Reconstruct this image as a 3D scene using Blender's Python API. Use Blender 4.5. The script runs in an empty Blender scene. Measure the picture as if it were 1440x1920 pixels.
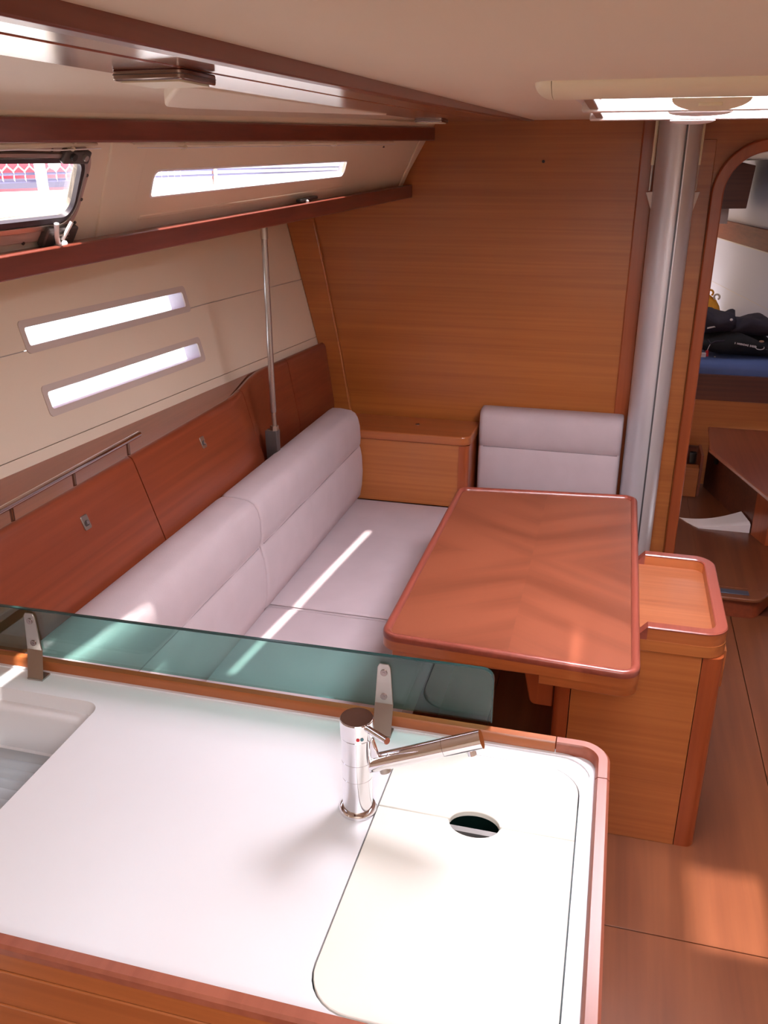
import bpy, bmesh, math, random
from mathutils import Vector, Matrix
from mathutils.geometry import tessellate_polygon

random.seed(4)
SC = bpy.context.scene
COL = SC.collection
R = math.radians

# ------------------------------------------------------------------ camera
cam_d = bpy.data.cameras.new('camera')
cam_d.sensor_fit = 'VERTICAL'
cam_d.sensor_height = 24.0
cam_d.lens = 24.0 * 1611.99 / 1920.0
cam_d.clip_start = 0.02
cam = bpy.data.objects.new('camera', cam_d)
cam.location = (0, 0, 1.8)
cam.rotation_euler = (R(90 - 21.808), 0, R(14.926))
COL.objects.link(cam)
SC.camera = cam

# ------------------------------------------------------------------ light and exposure
w = bpy.data.worlds.new('sky')
SC.world = w
w.use_nodes = True
wt = w.node_tree
bg = wt.nodes['Background']
tc = wt.nodes.new('ShaderNodeTexCoord')
sep = wt.nodes.new('ShaderNodeSeparateXYZ')
rmp = wt.nodes.new('ShaderNodeValToRGB')
wt.links.new(tc.outputs['Generated'], sep.inputs[0])
wt.links.new(sep.outputs['Z'], rmp.inputs[0])
rmp.color_ramp.elements[0].position = 0.0
rmp.color_ramp.elements[0].color = (1.0, 0.97, 0.95, 1)
rmp.color_ramp.elements[1].position = 0.8
rmp.color_ramp.elements[1].color = (0.80, 0.85, 1.0, 1)
wt.links.new(rmp.outputs[0], bg.inputs[0])
bg.inputs[1].default_value = 4.0

def lamp(name, kind, loc, rot, energy, color, **kw):
    d = bpy.data.lights.new(name, kind)
    d.energy = energy
    d.color = color
    for k, v in kw.items():
        setattr(d, k, v)
    o = bpy.data.objects.new(name, d)
    o.location = loc
    o.rotation_euler = rot
    COL.objects.link(o)
    return o

sun_dir = Vector((0.035, 0.075, -1.0))
lamp('sun', 'SUN', (0, -1, 6), sun_dir.to_track_quat('-Z', 'Y').to_euler(), 22.0, (1, 0.95, 0.86), angle=R(1.4))
# daylight falling through the companionway and the deck hatch
lamp('companionway_daylight', 'AREA', (0.2, -0.22, 2.05), (R(12), 0, 0), 22.0, (1, 0.98, 0.99), shape='RECTANGLE', size=0.9, size_y=1.0)
lamp('deck_hatch_daylight', 'AREA', (0.18, 1.93, 2.03), (0, 0, 0), 75.0, (1, 0.97, 0.98), shape='RECTANGLE', size=0.55, size_y=0.6)
lamp('forward_cabin_fill', 'AREA', (0.45, 5.2, 1.84), (0, 0, 0), 2.2, (0.84, 0.83, 1.0), shape='RECTANGLE', size=0.4, size_y=0.5)  # added fill lamp for the forward cabin, no hatch is built there

SC.view_settings.view_transform = 'Standard'
SC.view_settings.look = 'None'
SC.view_settings.gamma = 1.0
SC.view_settings.exposure = 0.0
SC.view_settings.use_curve_mapping = False
SC.cycles.use_denoising = True
SC.cycles.max_bounces = 10
SC.cycles.diffuse_bounces = 6
SC.cycles.transparent_max_bounces = 12
SC.cycles.caustics_reflective = False
SC.cycles.caustics_refractive = False
SC.cycles.sample_clamp_indirect = 6.0

# ------------------------------------------------------------------ materials
def lin(c):
    return tuple((v / 12.92 if v <= 0.04045 else ((v + 0.055) / 1.055) ** 2.4) for v in [x / 255.0 for x in c]) + (1,)

def new_mat(name):
    m = bpy.data.materials.new(name)
    m.use_nodes = True
    return m, m.node_tree.nodes, m.node_tree.links, m.node_tree.nodes['Principled BSDF']

def plain(name, rgb, rough=0.4, metal=0.0, bump=0.0, bscale=200.0, var=0.0, vscale=3.0, coat=0.0, spec=0.5):
    m, n, l, b = new_mat(name)
    b.inputs['Roughness'].default_value = rough
    b.inputs['Metallic'].default_value = metal
    b.inputs['Coat Weight'].default_value = coat
    b.inputs['Specular IOR Level'].default_value = spec
    t = n.new('ShaderNodeTexCoord')
    nz = n.new('ShaderNodeTexNoise')
    nz.inputs['Scale'].default_value = vscale
    nz.inputs['Detail'].default_value = 4
    l.new(t.outputs['Object'], nz.inputs['Vector'])
    r = n.new('ShaderNodeValToRGB')
    c = lin(rgb)
    r.color_ramp.elements[0].position = 0.3
    r.color_ramp.elements[1].position = 0.7
    r.color_ramp.elements[0].color = tuple(max(0, v * (1 - var)) for v in c[:3]) + (1,)
    r.color_ramp.elements[1].color = tuple(min(1, v * (1 + var)) for v in c[:3]) + (1,)
    l.new(nz.outputs['Fac'], r.inputs[0])
    l.new(r.outputs[0], b.inputs['Base Color'])
    if bump:
        n2 = n.new('ShaderNodeTexNoise')
        n2.inputs['Scale'].default_value = bscale
        n2.inputs['Detail'].default_value = 3
        l.new(t.outputs['Object'], n2.inputs['Vector'])
        bp = n.new('ShaderNodeBump')
        bp.inputs['Strength'].default_value = bump
        bp.inputs['Distance'].default_value = 0.002
        l.new(n2.outputs['Fac'], bp.inputs['Height'])
        l.new(bp.outputs[0], b.inputs['Normal'])
    return m

def wood(name, dark, light, axis='X', rough=0.32, fine=60.0, coat=0.25):
    m, n, l, b = new_mat(name)
    b.inputs['Roughness'].default_value = rough
    b.inputs['Coat Weight'].default_value = coat
    b.inputs['Coat Roughness'].default_value = 0.2
    t = n.new('ShaderNodeTexCoord')
    mp = n.new('ShaderNodeMapping')
    s = {'X': (1.2, fine, fine), 'Y': (fine, 1.2, fine), 'Z': (fine, fine, 1.2)}[axis]
    mp.inputs['Scale'].default_value = s
    l.new(t.outputs['Object'], mp.inputs['Vector'])
    nz = n.new('ShaderNodeTexNoise')
    nz.inputs['Scale'].default_value = 1.0
    nz.inputs['Detail'].default_value = 6
    nz.inputs['Distortion'].default_value = 0.4
    l.new(mp.outputs[0], nz.inputs['Vector'])
    mp2 = n.new('ShaderNodeMapping')
    mp2.inputs['Scale'].default_value = tuple(v * 0.12 + 0.3 for v in s)
    l.new(t.outputs['Object'], mp2.inputs['Vector'])
    nz2 = n.new('ShaderNodeTexNoise')
    nz2.inputs['Scale'].default_value = 1.0
    nz2.inputs['Detail'].default_value = 3
    l.new(mp2.outputs[0], nz2.inputs['Vector'])
    mx = n.new('ShaderNodeMath')
    mx.operation = 'ADD'
    h1 = n.new('ShaderNodeMath'); h1.operation = 'MULTIPLY'; h1.inputs[1].default_value = 0.55
    h2 = n.new('ShaderNodeMath'); h2.operation = 'MULTIPLY'; h2.inputs[1].default_value = 0.45
    l.new(nz.outputs['Fac'], h1.inputs[0])
    l.new(nz2.outputs['Fac'], h2.inputs[0])
    l.new(h1.outputs[0], mx.inputs[0])
    l.new(h2.outputs[0], mx.inputs[1])
    r = n.new('ShaderNodeValToRGB')
    r.color_ramp.elements[0].position = 0.36
    r.color_ramp.elements[1].position = 0.64
    r.color_ramp.elements[0].color = lin(dark)
    r.color_ramp.elements[1].color = lin(light)
    l.new(mx.outputs[0], r.inputs[0])
    l.new(r.outputs[0], b.inputs['Base Color'])
    return m

def veneer(name, dark, light, rough=0.35):
    """book-matched table veneer: leaves mirrored about both centre lines of the top"""
    m, n, l, b = new_mat(name)
    b.inputs['Roughness'].default_value = rough
    b.inputs['Coat Weight'].default_value = 0.3
    b.inputs['Coat Roughness'].default_value = 0.25
    t = n.new('ShaderNodeTexCoord')
    s = n.new('ShaderNodeSeparateXYZ')
    l.new(t.outputs['Object'], s.inputs[0])
    def mth(op, a, bb=None):
        q = n.new('ShaderNodeMath'); q.operation = op
        for i, v in enumerate((a, bb)):
            if v is None: continue
            if isinstance(v, (int, float)): q.inputs[i].default_value = v
            else: l.new(v, q.inputs[i])
        return q.outputs[0]
    ax = mth('ABSOLUTE', s.outputs['X'])
    ay = mth('ABSOLUTE', s.outputs['Y'])
    c = mth('SUBTRACT', ay, mth('MULTIPLY', ax, 0.62))
    d = mth('ADD', ax, mth('MULTIPLY', ay, 0.62))
    cmb = n.new('ShaderNodeCombineXYZ')
    l.new(mth('MULTIPLY', c, 75.0), cmb.inputs[0])
    l.new(mth('MULTIPLY', d, 3.0), cmb.inputs[1])
    nz = n.new('ShaderNodeTexNoise'); nz.inputs['Scale'].default_value = 1.0; nz.inputs['Detail'].default_value = 4
    l.new(cmb.outputs[0], nz.inputs['Vector'])
    cmb2 = n.new('ShaderNodeCombineXYZ')
    l.new(mth('MULTIPLY', c, 9.0), cmb2.inputs[0])
    l.new(mth('MULTIPLY', d, 1.0), cmb2.inputs[1])
    l.new(mth('SIGN', s.outputs['X']), cmb2.inputs[2])
    nz2 = n.new('ShaderNodeTexNoise'); nz2.inputs['Scale'].default_value = 1.0; nz2.inputs['Detail'].default_value = 1
    l.new(cmb2.outputs[0], nz2.inputs['Vector'])
    f = mth('ADD', mth('MULTIPLY', nz.outputs['Fac'], 0.16), mth('MULTIPLY', nz2.outputs['Fac'], 0.84))
    r = n.new('ShaderNodeValToRGB')
    r.color_ramp.elements[0].position = 0.38
    r.color_ramp.elements[1].position = 0.62
    r.color_ramp.elements[0].color = lin(dark)
    r.color_ramp.elements[1].color = lin(light)
    l.new(f, r.inputs[0])
    l.new(r.outputs[0], b.inputs['Base Color'])
    return m

def glass(name, tint, refl=1.0, rough=0.0):
    """thin pane: tinted transparency with a Fresnel reflection"""
    m = bpy.data.materials.new(name)
    m.use_nodes = True
    n, l = m.node_tree.nodes, m.node_tree.links
    n.clear()
    out = n.new('ShaderNodeOutputMaterial')
    tr = n.new('ShaderNodeBsdfTransparent'); tr.inputs[0].default_value = tint
    gl = n.new('ShaderNodeBsdfGlossy'); gl.inputs['Roughness'].default_value = rough
    fr = n.new('ShaderNodeFresnel')
    ge = n.new('ShaderNodeNewGeometry')
    io = n.new('ShaderNodeMapRange')            # same reflectance from either side of the pane
    io.inputs['To Min'].default_value = 1.5; io.inputs['To Max'].default_value = 1 / 1.5
    l.new(ge.outputs['Backfacing'], io.inputs['Value']); l.new(io.outputs[0], fr.inputs[0])
    mu = n.new('ShaderNodeMath'); mu.operation = 'MULTIPLY'; mu.inputs[1].default_value = refl
    mx = n.new('ShaderNodeMixShader')
    l.new(fr.outputs[0], mu.inputs[0]); l.new(mu.outputs[0], mx.inputs[0])
    l.new(tr.outputs[0], mx.inputs[1]); l.new(gl.outputs[0], mx.inputs[2])
    l.new(mx.outputs[0], out.inputs[0])
    return m

def frosted(name, rgb):
    m = bpy.data.materials.new(name)
    m.use_nodes = True
    n, l = m.node_tree.nodes, m.node_tree.links
    n.clear()
    out = n.new('ShaderNodeOutputMaterial')
    a = n.new('ShaderNodeBsdfTranslucent'); a.inputs[0].default_value = rgb
    b = n.new('ShaderNodeBsdfTransparent'); b.inputs[0].default_value = rgb
    mx = n.new('ShaderNodeMixShader'); mx.inputs[0].default_value = 0.25
    l.new(b.outputs[0], mx.inputs[1]); l.new(a.outputs[0], mx.inputs[2])
    l.new(mx.outputs[0], out.inputs[0])
    return m

M = {}
M['bulk'] = wood('bulkhead_veneer', (154, 85, 35), (172, 101, 44), 'X', 0.38, fine=95)
M['panel'] = wood('cherry_panel', (158, 90, 44), (176, 106, 54), 'X', 0.36, fine=80)
M['panelY'] = wood('cherry_panel_long', (110, 47, 27), (130, 61, 36), 'Y', 0.3)
M['solidX'] = wood('cherry_solid_cross', (150, 82, 42), (174, 100, 54), 'X', 0.3)
M['solidY'] = wood('cherry_solid_long', (128, 64, 42), (150, 80, 54), 'Y', 0.3)
M['solidZ'] = wood('cherry_solid_upright', (138, 64, 32), (160, 80, 41), 'Z', 0.28)
M['rail'] = wood('dark_rail_wood', (98, 44, 34), (122, 58, 44), 'Y', 0.3)
M['strip'] = wood('headliner_strip_wood', (120, 62, 46), (146, 80, 60), 'Y', 0.16, coat=1.0)
M['rimY'] = wood('counter_rim_red', (132, 68, 48), (152, 84, 62), 'Y', 0.42, coat=0.08)
M['floor'] = wood('sole_wood', (96, 51, 29), (118, 67, 39), 'Y', 0.34, fine=26)
M['table'] = veneer('table_veneer', (106, 54, 35), (127, 68, 46))
M['tablerim'] = wood('table_rim_wood', (116, 54, 42), (136, 68, 54), 'Y', 0.3)
M['dark'] = wood('dark_cabin_wood', (74, 36, 26), (100, 52, 36), 'X', 0.4)
M['gel'] = plain('cream_liner', (232, 217, 196), 0.45, var=0.02, bump=0.03, bscale=80)
M['ceil'] = plain('headliner_vinyl', (222, 207, 186), 0.6, var=0.015, bump=0.08, bscale=400)
M['frame'] = plain('window_surround', (206, 192, 184), 0.4)
M['white'] = plain('white_reveal', (240, 236, 238), 0.35)
M['counter'] = plain('solid_surface_white', (226, 224, 226), 0.28, var=0.01, vscale=6)
M['lid'] = plain('sink_board_white', (228, 224, 214), 0.4, var=0.02, vscale=5)
M['fabric'] = plain('mauve_suede', (196, 180, 183), 0.9, bump=0.35, bscale=600, var=0.04, vscale=8, spec=0.2)
M['seam'] = plain('stitched_seam', (150, 136, 138), 0.9)
M['chrome'] = plain('chrome', (232, 230, 234), 0.06, 1.0)
M['steel'] = plain('brushed_steel', (178, 168, 160), 0.3, 0.9, bump=0.05, bscale=300)
M['alu'] = plain('anodised_mast', (208, 206, 210), 0.36, 0.45)
M['alu_dark'] = plain('mast_track_dark', (90, 88, 90), 0.5, 0.6)
M['grey'] = plain('grey_plastic', (150, 148, 150), 0.5)
M['black'] = plain('black_plastic', (34, 30, 30), 0.5)
M['lampmetal'] = plain('bronze_chrome', (150, 132, 126), 0.18, 1.0)
M['reveal'] = plain('window_reveal', (190, 178, 192), 0.45)
M['shelfred'] = wood('shelf_red_wood', (112, 50, 30), (136, 66, 40), 'Y', 0.6, coat=0.0)
M['barsteel'] = plain('worn_bar_steel', (120, 116, 112), 0.45, 0.4)
M['trayfloor'] = wood('tray_veneer', (136, 76, 46), (156, 92, 58), 'X', 0.36, fine=80)
M['bowlining'] = plain('pale_bow_lining', (196, 192, 210), 0.5)
M['rodsteel'] = plain('rod_steel', (176, 168, 166), 0.25, 0.85)
M['cream'] = plain('cream_plastic', (226, 216, 188), 0.4)
M['creamcloth'] = plain('cream_blind_cloth', (220, 206, 184), 0.9, bump=0.4, bscale=150, var=0.05, vscale=20)
M['gasket'] = plain('dark_gasket', (52, 40, 48), 0.5)
M['portframe'] = plain('portlight_flange', (188, 160, 152), 0.4)
M['pane'] = glass('clear_pane', (0.97, 0.97, 0.99, 1))
M['screen'] = glass('smoked_green_glass', (0.50, 0.75, 0.70, 1), 1.5)
M['hatch'] = frosted('hatch_acrylic', (0.94, 0.93, 0.97, 1))
M['tray'] = plain('ribbed_tray_grey', (168, 174, 178), 0.35)
M['green'] = plain('sink_dark_green', (40, 74, 66), 0.4)  # one even dark green for the basin
M['blue'] = plain('blue_mattress_cloth', (84, 106, 160), 0.9, bump=0.3, bscale=400, var=0.06)
M['navy'] = plain('navy_fabric', (40, 34, 46), 0.85, bump=0.4, bscale=300, var=0.15, vscale=9)
M['blackcloth'] = plain('black_fabric', (18, 18, 22), 0.85, bump=0.4, bscale=300, var=0.2, vscale=9)
M['yellow'] = plain('yellow_webbing', (230, 160, 40), 0.8, var=0.1, vscale=30)
M['red'] = plain('red_toggle', (180, 30, 40), 0.5)
M['print'] = plain('white_print', (220, 216, 218), 0.7)
M['metalblue'] = plain('dull_plate', (96, 104, 122), 0.4, 0.7)
M['redhull'] = plain('red_topsides', (186, 46, 70), 0.3, var=0.04)
M['paleband'] = plain('lavender_band', (104, 96, 118), 0.4)
M['deck'] = plain('white_deck', (236, 234, 236), 0.5)
M['bluecover'] = plain('blue_cover', (92, 92, 124), 0.7)
M['whitehull'] = plain('white_topsides', (232, 230, 236), 0.3)
M['water'] = plain('harbour_water', (190, 206, 206), 0.12, bump=0.6, bscale=3.0, var=0.1, vscale=2)
M['dkgrey'] = plain('dark_grey_fitting', (84, 76, 74), 0.4, 0.3)
M['bluedot'] = plain('blue_dot', (60, 110, 120), 0.4)

# ------------------------------------------------------------------ mesh helpers
def rpoly(pts, rad, seg=6):
    """polygon with filleted corners; rad is one radius or one per corner"""
    n = len(pts)
    if not isinstance(rad, (list, tuple)):
        rad = [rad] * n
    out = []
    for i in range(n):
        p = Vector(pts[i]); a = Vector(pts[i - 1]) - p; b = Vector(pts[(i + 1) % n]) - p
        r = rad[i]
        if r <= 0:
            out.append(tuple(p)); continue
        la, lb = a.length, b.length
        a /= la; b /= lb
        ang = a.angle(b)
        d = min(r / math.tan(ang / 2), la * 0.49, lb * 0.49)
        r = d * math.tan(ang / 2)
        bis = (a + b)
        bis.normalize()
        c = p + bis * (r / math.sin(ang / 2))
        s = p + a * d - c; e = p + b * d - c
        a0 = math.atan2(s.y, s.x); a1 = math.atan2(e.y, e.x)
        da = (a1 - a0 + math.pi) % (2 * math.pi) - math.pi
        for k in range(seg + 1):
            t = a0 + da * k / seg
            out.append((c.x + r * math.cos(t), c.y + r * math.sin(t)))
    return out

def circ(cx, cy, r, n=24, r2=None):
    r2 = r2 or r
    return [(cx + r * math.cos(2 * math.pi * k / n), cy + r2 * math.sin(2 * math.pi * k / n)) for k in range(n)]

def area2(p):
    return sum(p[i - 1][0] * p[i][1] - p[i][0] * p[i - 1][1] for i in range(len(p)))

class MB:
    def __init__(self):
        self.bm = bmesh.new()
    def faces(self, vs, fs):
        v = [self.bm.verts.new(p) for p in vs]
        for f in fs:
            try:
                self.bm.faces.new([v[i] for i in f])
            except ValueError:
                pass
        return v
    def prism(self, outer, fn, w0, w1, holes=()):
        """outline(s) in (u,v) mapped by fn(u,v,w); closed solid between w0 and w1"""
        if area2(outer) < 0:
            outer = outer[::-1]
        loops = [list(outer)] + [list(h) if area2(h) < 0 else list(h)[::-1] for h in holes]
        flat = [p for lp in loops for p in lp]
        N = len(flat)
        vs = [fn(p[0], p[1], w0) for p in flat] + [fn(p[0], p[1], w1) for p in flat]
        fs = []
        if holes:
            tris = tessellate_polygon([[Vector((p[0], p[1], 0)) for p in lp] for lp in loops])
            for t in tris:
                a, b, c = [Vector(flat[i]) for i in t]
                cr = (b - a).x * (c - a).y - (b - a).y * (c - a).x
                if abs(cr) < 1e-14: continue
                if cr < 0: t = (t[0], t[2], t[1])
                fs.append((t[2], t[1], t[0]))
                fs.append(tuple(i + N for i in t))
        else:
            fs.append(tuple(range(N - 1, -1, -1)))
            fs.append(tuple(range(N, 2 * N)))
        o = 0
        for lp in loops:
            k = len(lp)
            for i in range(k):
                j = (i + 1) % k
                fs.append((o + i, o + j, o + j + N, o + i + N))
            o += k
        self.faces(vs, fs)
        return self
    def box(self, x0, x1, y0, y1, z0, z1):
        self.prism([(x0, y0), (x1, y0), (x1, y1), (x0, y1)], lambda u, v, ww: (u, v, ww), z0, z1)
        return self
    def beam(self, p, q, up, w_, h_, ext=(0, 0)):
        """bar of section w_ (side) x h_ (up) from p to q, p/q on its centre line"""
        p, q = Vector(p), Vector(q)
        t = (q - p).normalized()
        s = t.cross(Vector(up)).normalized(); u = s.cross(t).normalized()
        p = p - t * ext[0]; q = q + t * ext[1]
        vs = []
        for c in (p, q):
            for a, b in ((-1, -1), (1, -1), (1, 1), (-1, 1)):
                vs.append(c + s * a * w_ / 2 + u * b * h_ / 2)
        self.faces(vs, [(3, 2, 1, 0), (4, 5, 6, 7), (0, 1, 5, 4), (1, 2, 6, 5), (2, 3, 7, 6), (3, 0, 4, 7)])
        return self
    def tube(self, path, rad, n=14, cap=True, sq=1.0):
        path = [Vector(p) for p in path]
        if not isinstance(rad, (list, tuple)): rad = [rad] * len(path)
        rings = []
        ref = None
        for i, p in enumerate(path):
            t = (path[min(i + 1, len(path) - 1)] - path[max(i - 1, 0)]).normalized()
            if ref is None:
                ref = Vector((0, 0, 1)) if abs(t.z) < 0.9 else Vector((1, 0, 0))
            s = t.cross(ref).normalized(); u = s.cross(t).normalized(); ref = u
            rings.append([self.bm.verts.new(p + (s * math.cos(2 * math.pi * k / n) + u * sq * math.sin(2 * math.pi * k / n)) * rad[i]) for k in range(n)])
        for a, b in zip(rings, rings[1:]):
            for k in range(n):
                self.bm.faces.new((a[k], a[(k + 1) % n], b[(k + 1) % n], b[k]))
        if cap:
            self.bm.faces.new(rings[0][::-1]); self.bm.faces.new(rings[-1])
        return self
    def lathe(self, prof, c, n=32):
        """profile [(r,z)] about the vertical through c"""
        rings = []
        for r, z in prof:
            r = max(r, 1e-5)
            rings.append([self.bm.verts.new((c[0] + r * math.cos(2 * math.pi * k / n), c[1] + r * math.sin(2 * math.pi * k / n), c[2] + z)) for k in range(n)])
        for a, b in zip(rings, rings[1:]):
            for k in range(n):
                self.bm.faces.new((a[k], a[(k + 1) % n], b[(k + 1) % n], b[k]))
        self.bm.faces.new(rings[0][::-1]); self.bm.faces.new(rings[-1])
        return self
    def sweep(self, path, prof, closed=False, up=(0, 0, 1)):
        """profile (side, up) carried along a planar path with mitred corners"""
        path = [Vector(p) for p in path]; up = Vector(up).normalized()
        n = len(path); rings = []
        for i, p in enumerate(path):
            if closed:
                a = (p - path[i - 1]).normalized(); b = (path[(i + 1) % n] - p).normalized()
            else:
                a = (p - path[i - 1]).normalized() if i > 0 else (path[1] - p).normalized()
                b = (path[i + 1] - p).normalized() if i < n - 1 else a
            sa = a.cross(up).normalized(); sb = b.cross(up).normalized()
            s = (sa + sb).normalized()
            k = 1.0 / max(0.3, s.dot(sa))
            rings.append([self.bm.verts.new(p + s * (q[0] * k) + up * q[1]) for q in prof])
        m = len(prof)
        rng = range(n) if closed else range(n - 1)
        for i in rng:
            a, b = rings[i], rings[(i + 1) % n]
            for k in range(m):
                self.bm.faces.new((a[k], a[(k + 1) % m], b[(k + 1) % m], b[k]))
        if not closed:
            self.bm.faces.new(rings[0][::-1]); self.bm.faces.new(rings[-1])
        return self
    def grid(self, rows, close_u=False, cap=False):
        """rows of equally many points joined into a skin"""
        vs = [[self.bm.verts.new(p) for p in r] for r in rows]
        k = len(rows[0])
        for a, b in zip(vs, vs[1:]):
            for i in range(k if close_u else k - 1):
                j = (i + 1) % k
                self.bm.faces.new((a[i], a[j], b[j], b[i]))
        if cap:
            self.bm.faces.new(vs[0][::-1]); self.bm.faces.new(vs[-1])
        return self
    def ball(self, c, r, sx=1, sy=1, sz=1, seg=14):
        mt = Matrix.Translation(c) @ Matrix.Diagonal((r * sx, r * sy, r * sz, 1))
        bmesh.ops.create_uvsphere(self.bm, u_segments=seg, v_segments=max(6, seg // 2 + 1), radius=1, matrix=mt)
        return self

def base_of(o):
    b = Vector(o.location)
    while o.parent:
        o = o.parent
        b = b + Vector(o.location)
    return b

def obj(name, mb, mat, parent=None, bev=0.0, seg=2, sharp=35, origin=None, subd=0):
    bm = mb.bm
    bmesh.ops.recalc_face_normals(bm, faces=bm.faces)
    me = bpy.data.meshes.new(name)
    for f in bm.faces: f.smooth = True
    off = base_of(parent) if parent else Vector(origin or (0, 0, 0))
    bm.transform(Matrix.Translation(-off))
    bm.to_mesh(me); bm.free()
    if sharp: me.set_sharp_from_angle(angle=R(sharp))
    me.materials.append(M[mat] if isinstance(mat, str) else mat)
    o = bpy.data.objects.new(name, me)
    if parent: o.parent = parent
    elif origin: o.location = origin
    COL.objects.link(o)
    if bev:
        b = o.modifiers.new('bevel', 'BEVEL'); b.width = bev; b.segments = seg; b.limit_method = 'ANGLE'; b.angle_limit = R(40)
        b.harden_normals = False
    if subd:
        s = o.modifiers.new('subdivision', 'SUBSURF'); s.levels = subd; s.render_levels = subd
    return o

def thing(name, label, cat, loc, group=None):
    o = bpy.data.objects.new(name, None)
    o.empty_display_size = 0.05
    o.location = loc
    COL.objects.link(o)
    o['label'] = label; o['category'] = cat
    if group: o['group'] = group
    return o

def tag(o, label, cat, group=None):
    o['label'] = label; o['category'] = cat
    if group: o['group'] = group
    return o

def struct(o, label=None):
    o['kind'] = 'structure'
    if label: o['label'] = label
    return o

def root(name, loc, label=None):
    o = bpy.data.objects.new(name, None)
    o.empty_display_size = 0.05; o.location = loc
    COL.objects.link(o)
    return struct(o, label)

XYZ = lambda u, v, ww: (u, v, ww)
def XZ(y0): return lambda u, v, ww: (u, y0 + ww, v)      # u=x, v=z, w towards the bow
def YZ(x0): return lambda u, v, ww: (x0 + ww, u, v)      # u=y, v=z, w to starboard
def lerp(a, b, t): return a + (b - a) * t
def rect(u0, u1, v0, v1): return [(u0, v0), (u1, v0), (u1, v1), (u0, v1)]

YB = 3.73                                                # aft face of the main bulkhead
def zc(y): return 1.8925 + 0.0220 * y                     # cabin top
def zf(y): return 1.888 + 0.0193 * (y - 0.51) + 0.0026 * (y - 0.51) * (y - 1.105) if y > 0 else 1.8793 + 0.016 * y                     # underside of the wooden headliner strip
def xs(y): return -0.50 - 0.062 * y                      # outboard edge of that strip

NH = Vector((0.967, -0.094, 0.238)).normalized(); PH = Vector((-1.298, YB, 1.04))   # hull liner plane
def hull(y, z, ww=0.0):
    x = PH.x - (NH.y * (y - PH.y) + NH.z * (z - PH.z)) / NH.x
    return Vector((x, y, z)) + NH * ww
NC = Vector((0.858, -0.063, -0.51)).normalized(); PC = Vector((-0.809, 3.732, 1.917))  # coachroof side plane
def coach(y, z, ww=0.0):
    x = PC.x - (NC.y * (y - PC.y) + NC.z * (z - PC.z)) / NC.x
    return Vector((x, y, z)) + NC * ww

def on_line(p, q, y):
    t = (y - p[1]) / (q[1] - p[1])
    return Vector(p).lerp(Vector(q), t)

# ================================================================== SETTING
# ---- cabin sole: boards with recessed joints
fl = struct(obj('floor', MB().box(-1.5, 1.7, -1.0, 3.9, -0.06, -0.012), 'dark'))
ys = [-0.95, 0.62, 1.742, 3.60]
xsn = [-1.45, -0.30, 0.602, 1.65]
for i in range(3):
    for j in range(3):
        obj('floor_panel', MB().box(xsn[i] + 0.0012, xsn[i + 1] - 0.0012, ys[j] + 0.0012, ys[j + 1] - 0.0012, -0.012, 0.0), 'floor', fl, bev=0.0008, seg=1)
# ---- raised sole of the forward cabin with a rounded nosing
f1 = struct(obj('floor', MB().prism(rpoly([(-0.2, 3.56), (0.70, 3.56), (0.82, 3.80), (0.86, 5.3), (-0.2, 5.3)], [0, 0.06, 0.12, 0, 0], 8), XYZ, 0.0, 0.082), 'panelY'))
obj('nosing', MB().prism(rpoly([(-0.2, 3.54), (0.71, 3.54), (0.84, 3.79), (0.88, 5.3), (-0.2, 5.3)], [0, 0.07, 0.13, 0, 0], 8), XYZ, 0.082, 0.1), 'floor', f1, bev=0.005, seg=2)
obj('floor_board', MB().box(0.05, 0.473, 3.64, 4.8, 0.1, 0.102), 'floor', f1)
obj('floor_board', MB().box(0.476, 0.80, 3.64, 4.8, 0.1, 0.102), 'floor', f1)

# ---- main bulkhead with the arched doorway
door_in = rpoly([(0.345, 0.1), (0.345, 1.865), (1.0, 1.865), (1.0, 0.1)], [0, 0.16, 0.16, 0], 12)
wall_f = struct(obj('wall_forward', MB().prism([(-1.62, -0.05), (1.75, -0.05), (1.75, 2.03), (-0.78, 2.03), (-0.83, 1.91), (-0.945, 1.718), (-1.60, 1.695)], XZ(YB), 0.0, 0.03, [door_in]), 'bulk'))
obj('edge_strip', MB().box(0.030, 0.092, YB - 0.012, YB, 0.05, 1.975), 'solidZ', wall_f, bev=0.006)
obj('door_side_panel', MB().box(0.235, 0.304, YB - 0.008, YB, 0.1, 1.90), 'panel', wall_f, bev=0.002)
hp = [(-1.46, 1.69), (-1.43, 1.576), (-1.298, 1.04), (-1.17, 0.45), (-1.08, 0.45), (-1.150, 0.762), (-1.200, 1.069), (-1.262, 1.395), (-1.305, 1.59), (-1.33, 1.66), (-1.35, 1.69)]
obj('corner_facing', MB().prism(hp, XZ(YB), -0.018, 0.0), 'bulk', wall_f, bev=0.006, seg=3)
obj('screw', MB().tube([(-0.338, YB - 0.004, 1.824), (-0.338, YB, 1.824)], 0.006, 10), 'black', wall_f)
# door trim following the opening
arch = [(0.328, 0.1)] + [(u - 0.0, v) for u, v in rpoly([(0.328, 0.0), (0.328, 1.880), (1.017, 1.880), (1.017, 0.0)], [0, 0.175, 0.175, 0], 14)[1:-1]] + [(1.017, 0.1)]
struct(obj('trim_1', MB().sweep([(u, YB - 0.004, v) for u, v in arch], [(-0.021, -0.036), (0.021, -0.036), (0.024, -0.03), (0.021, 0.012), (-0.021, 0.012), (-0.024, 0.006)], up=(0, 1, 0)), 'solidZ', bev=0.004), 'arched door trim of rounded cherry wood')

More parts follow.
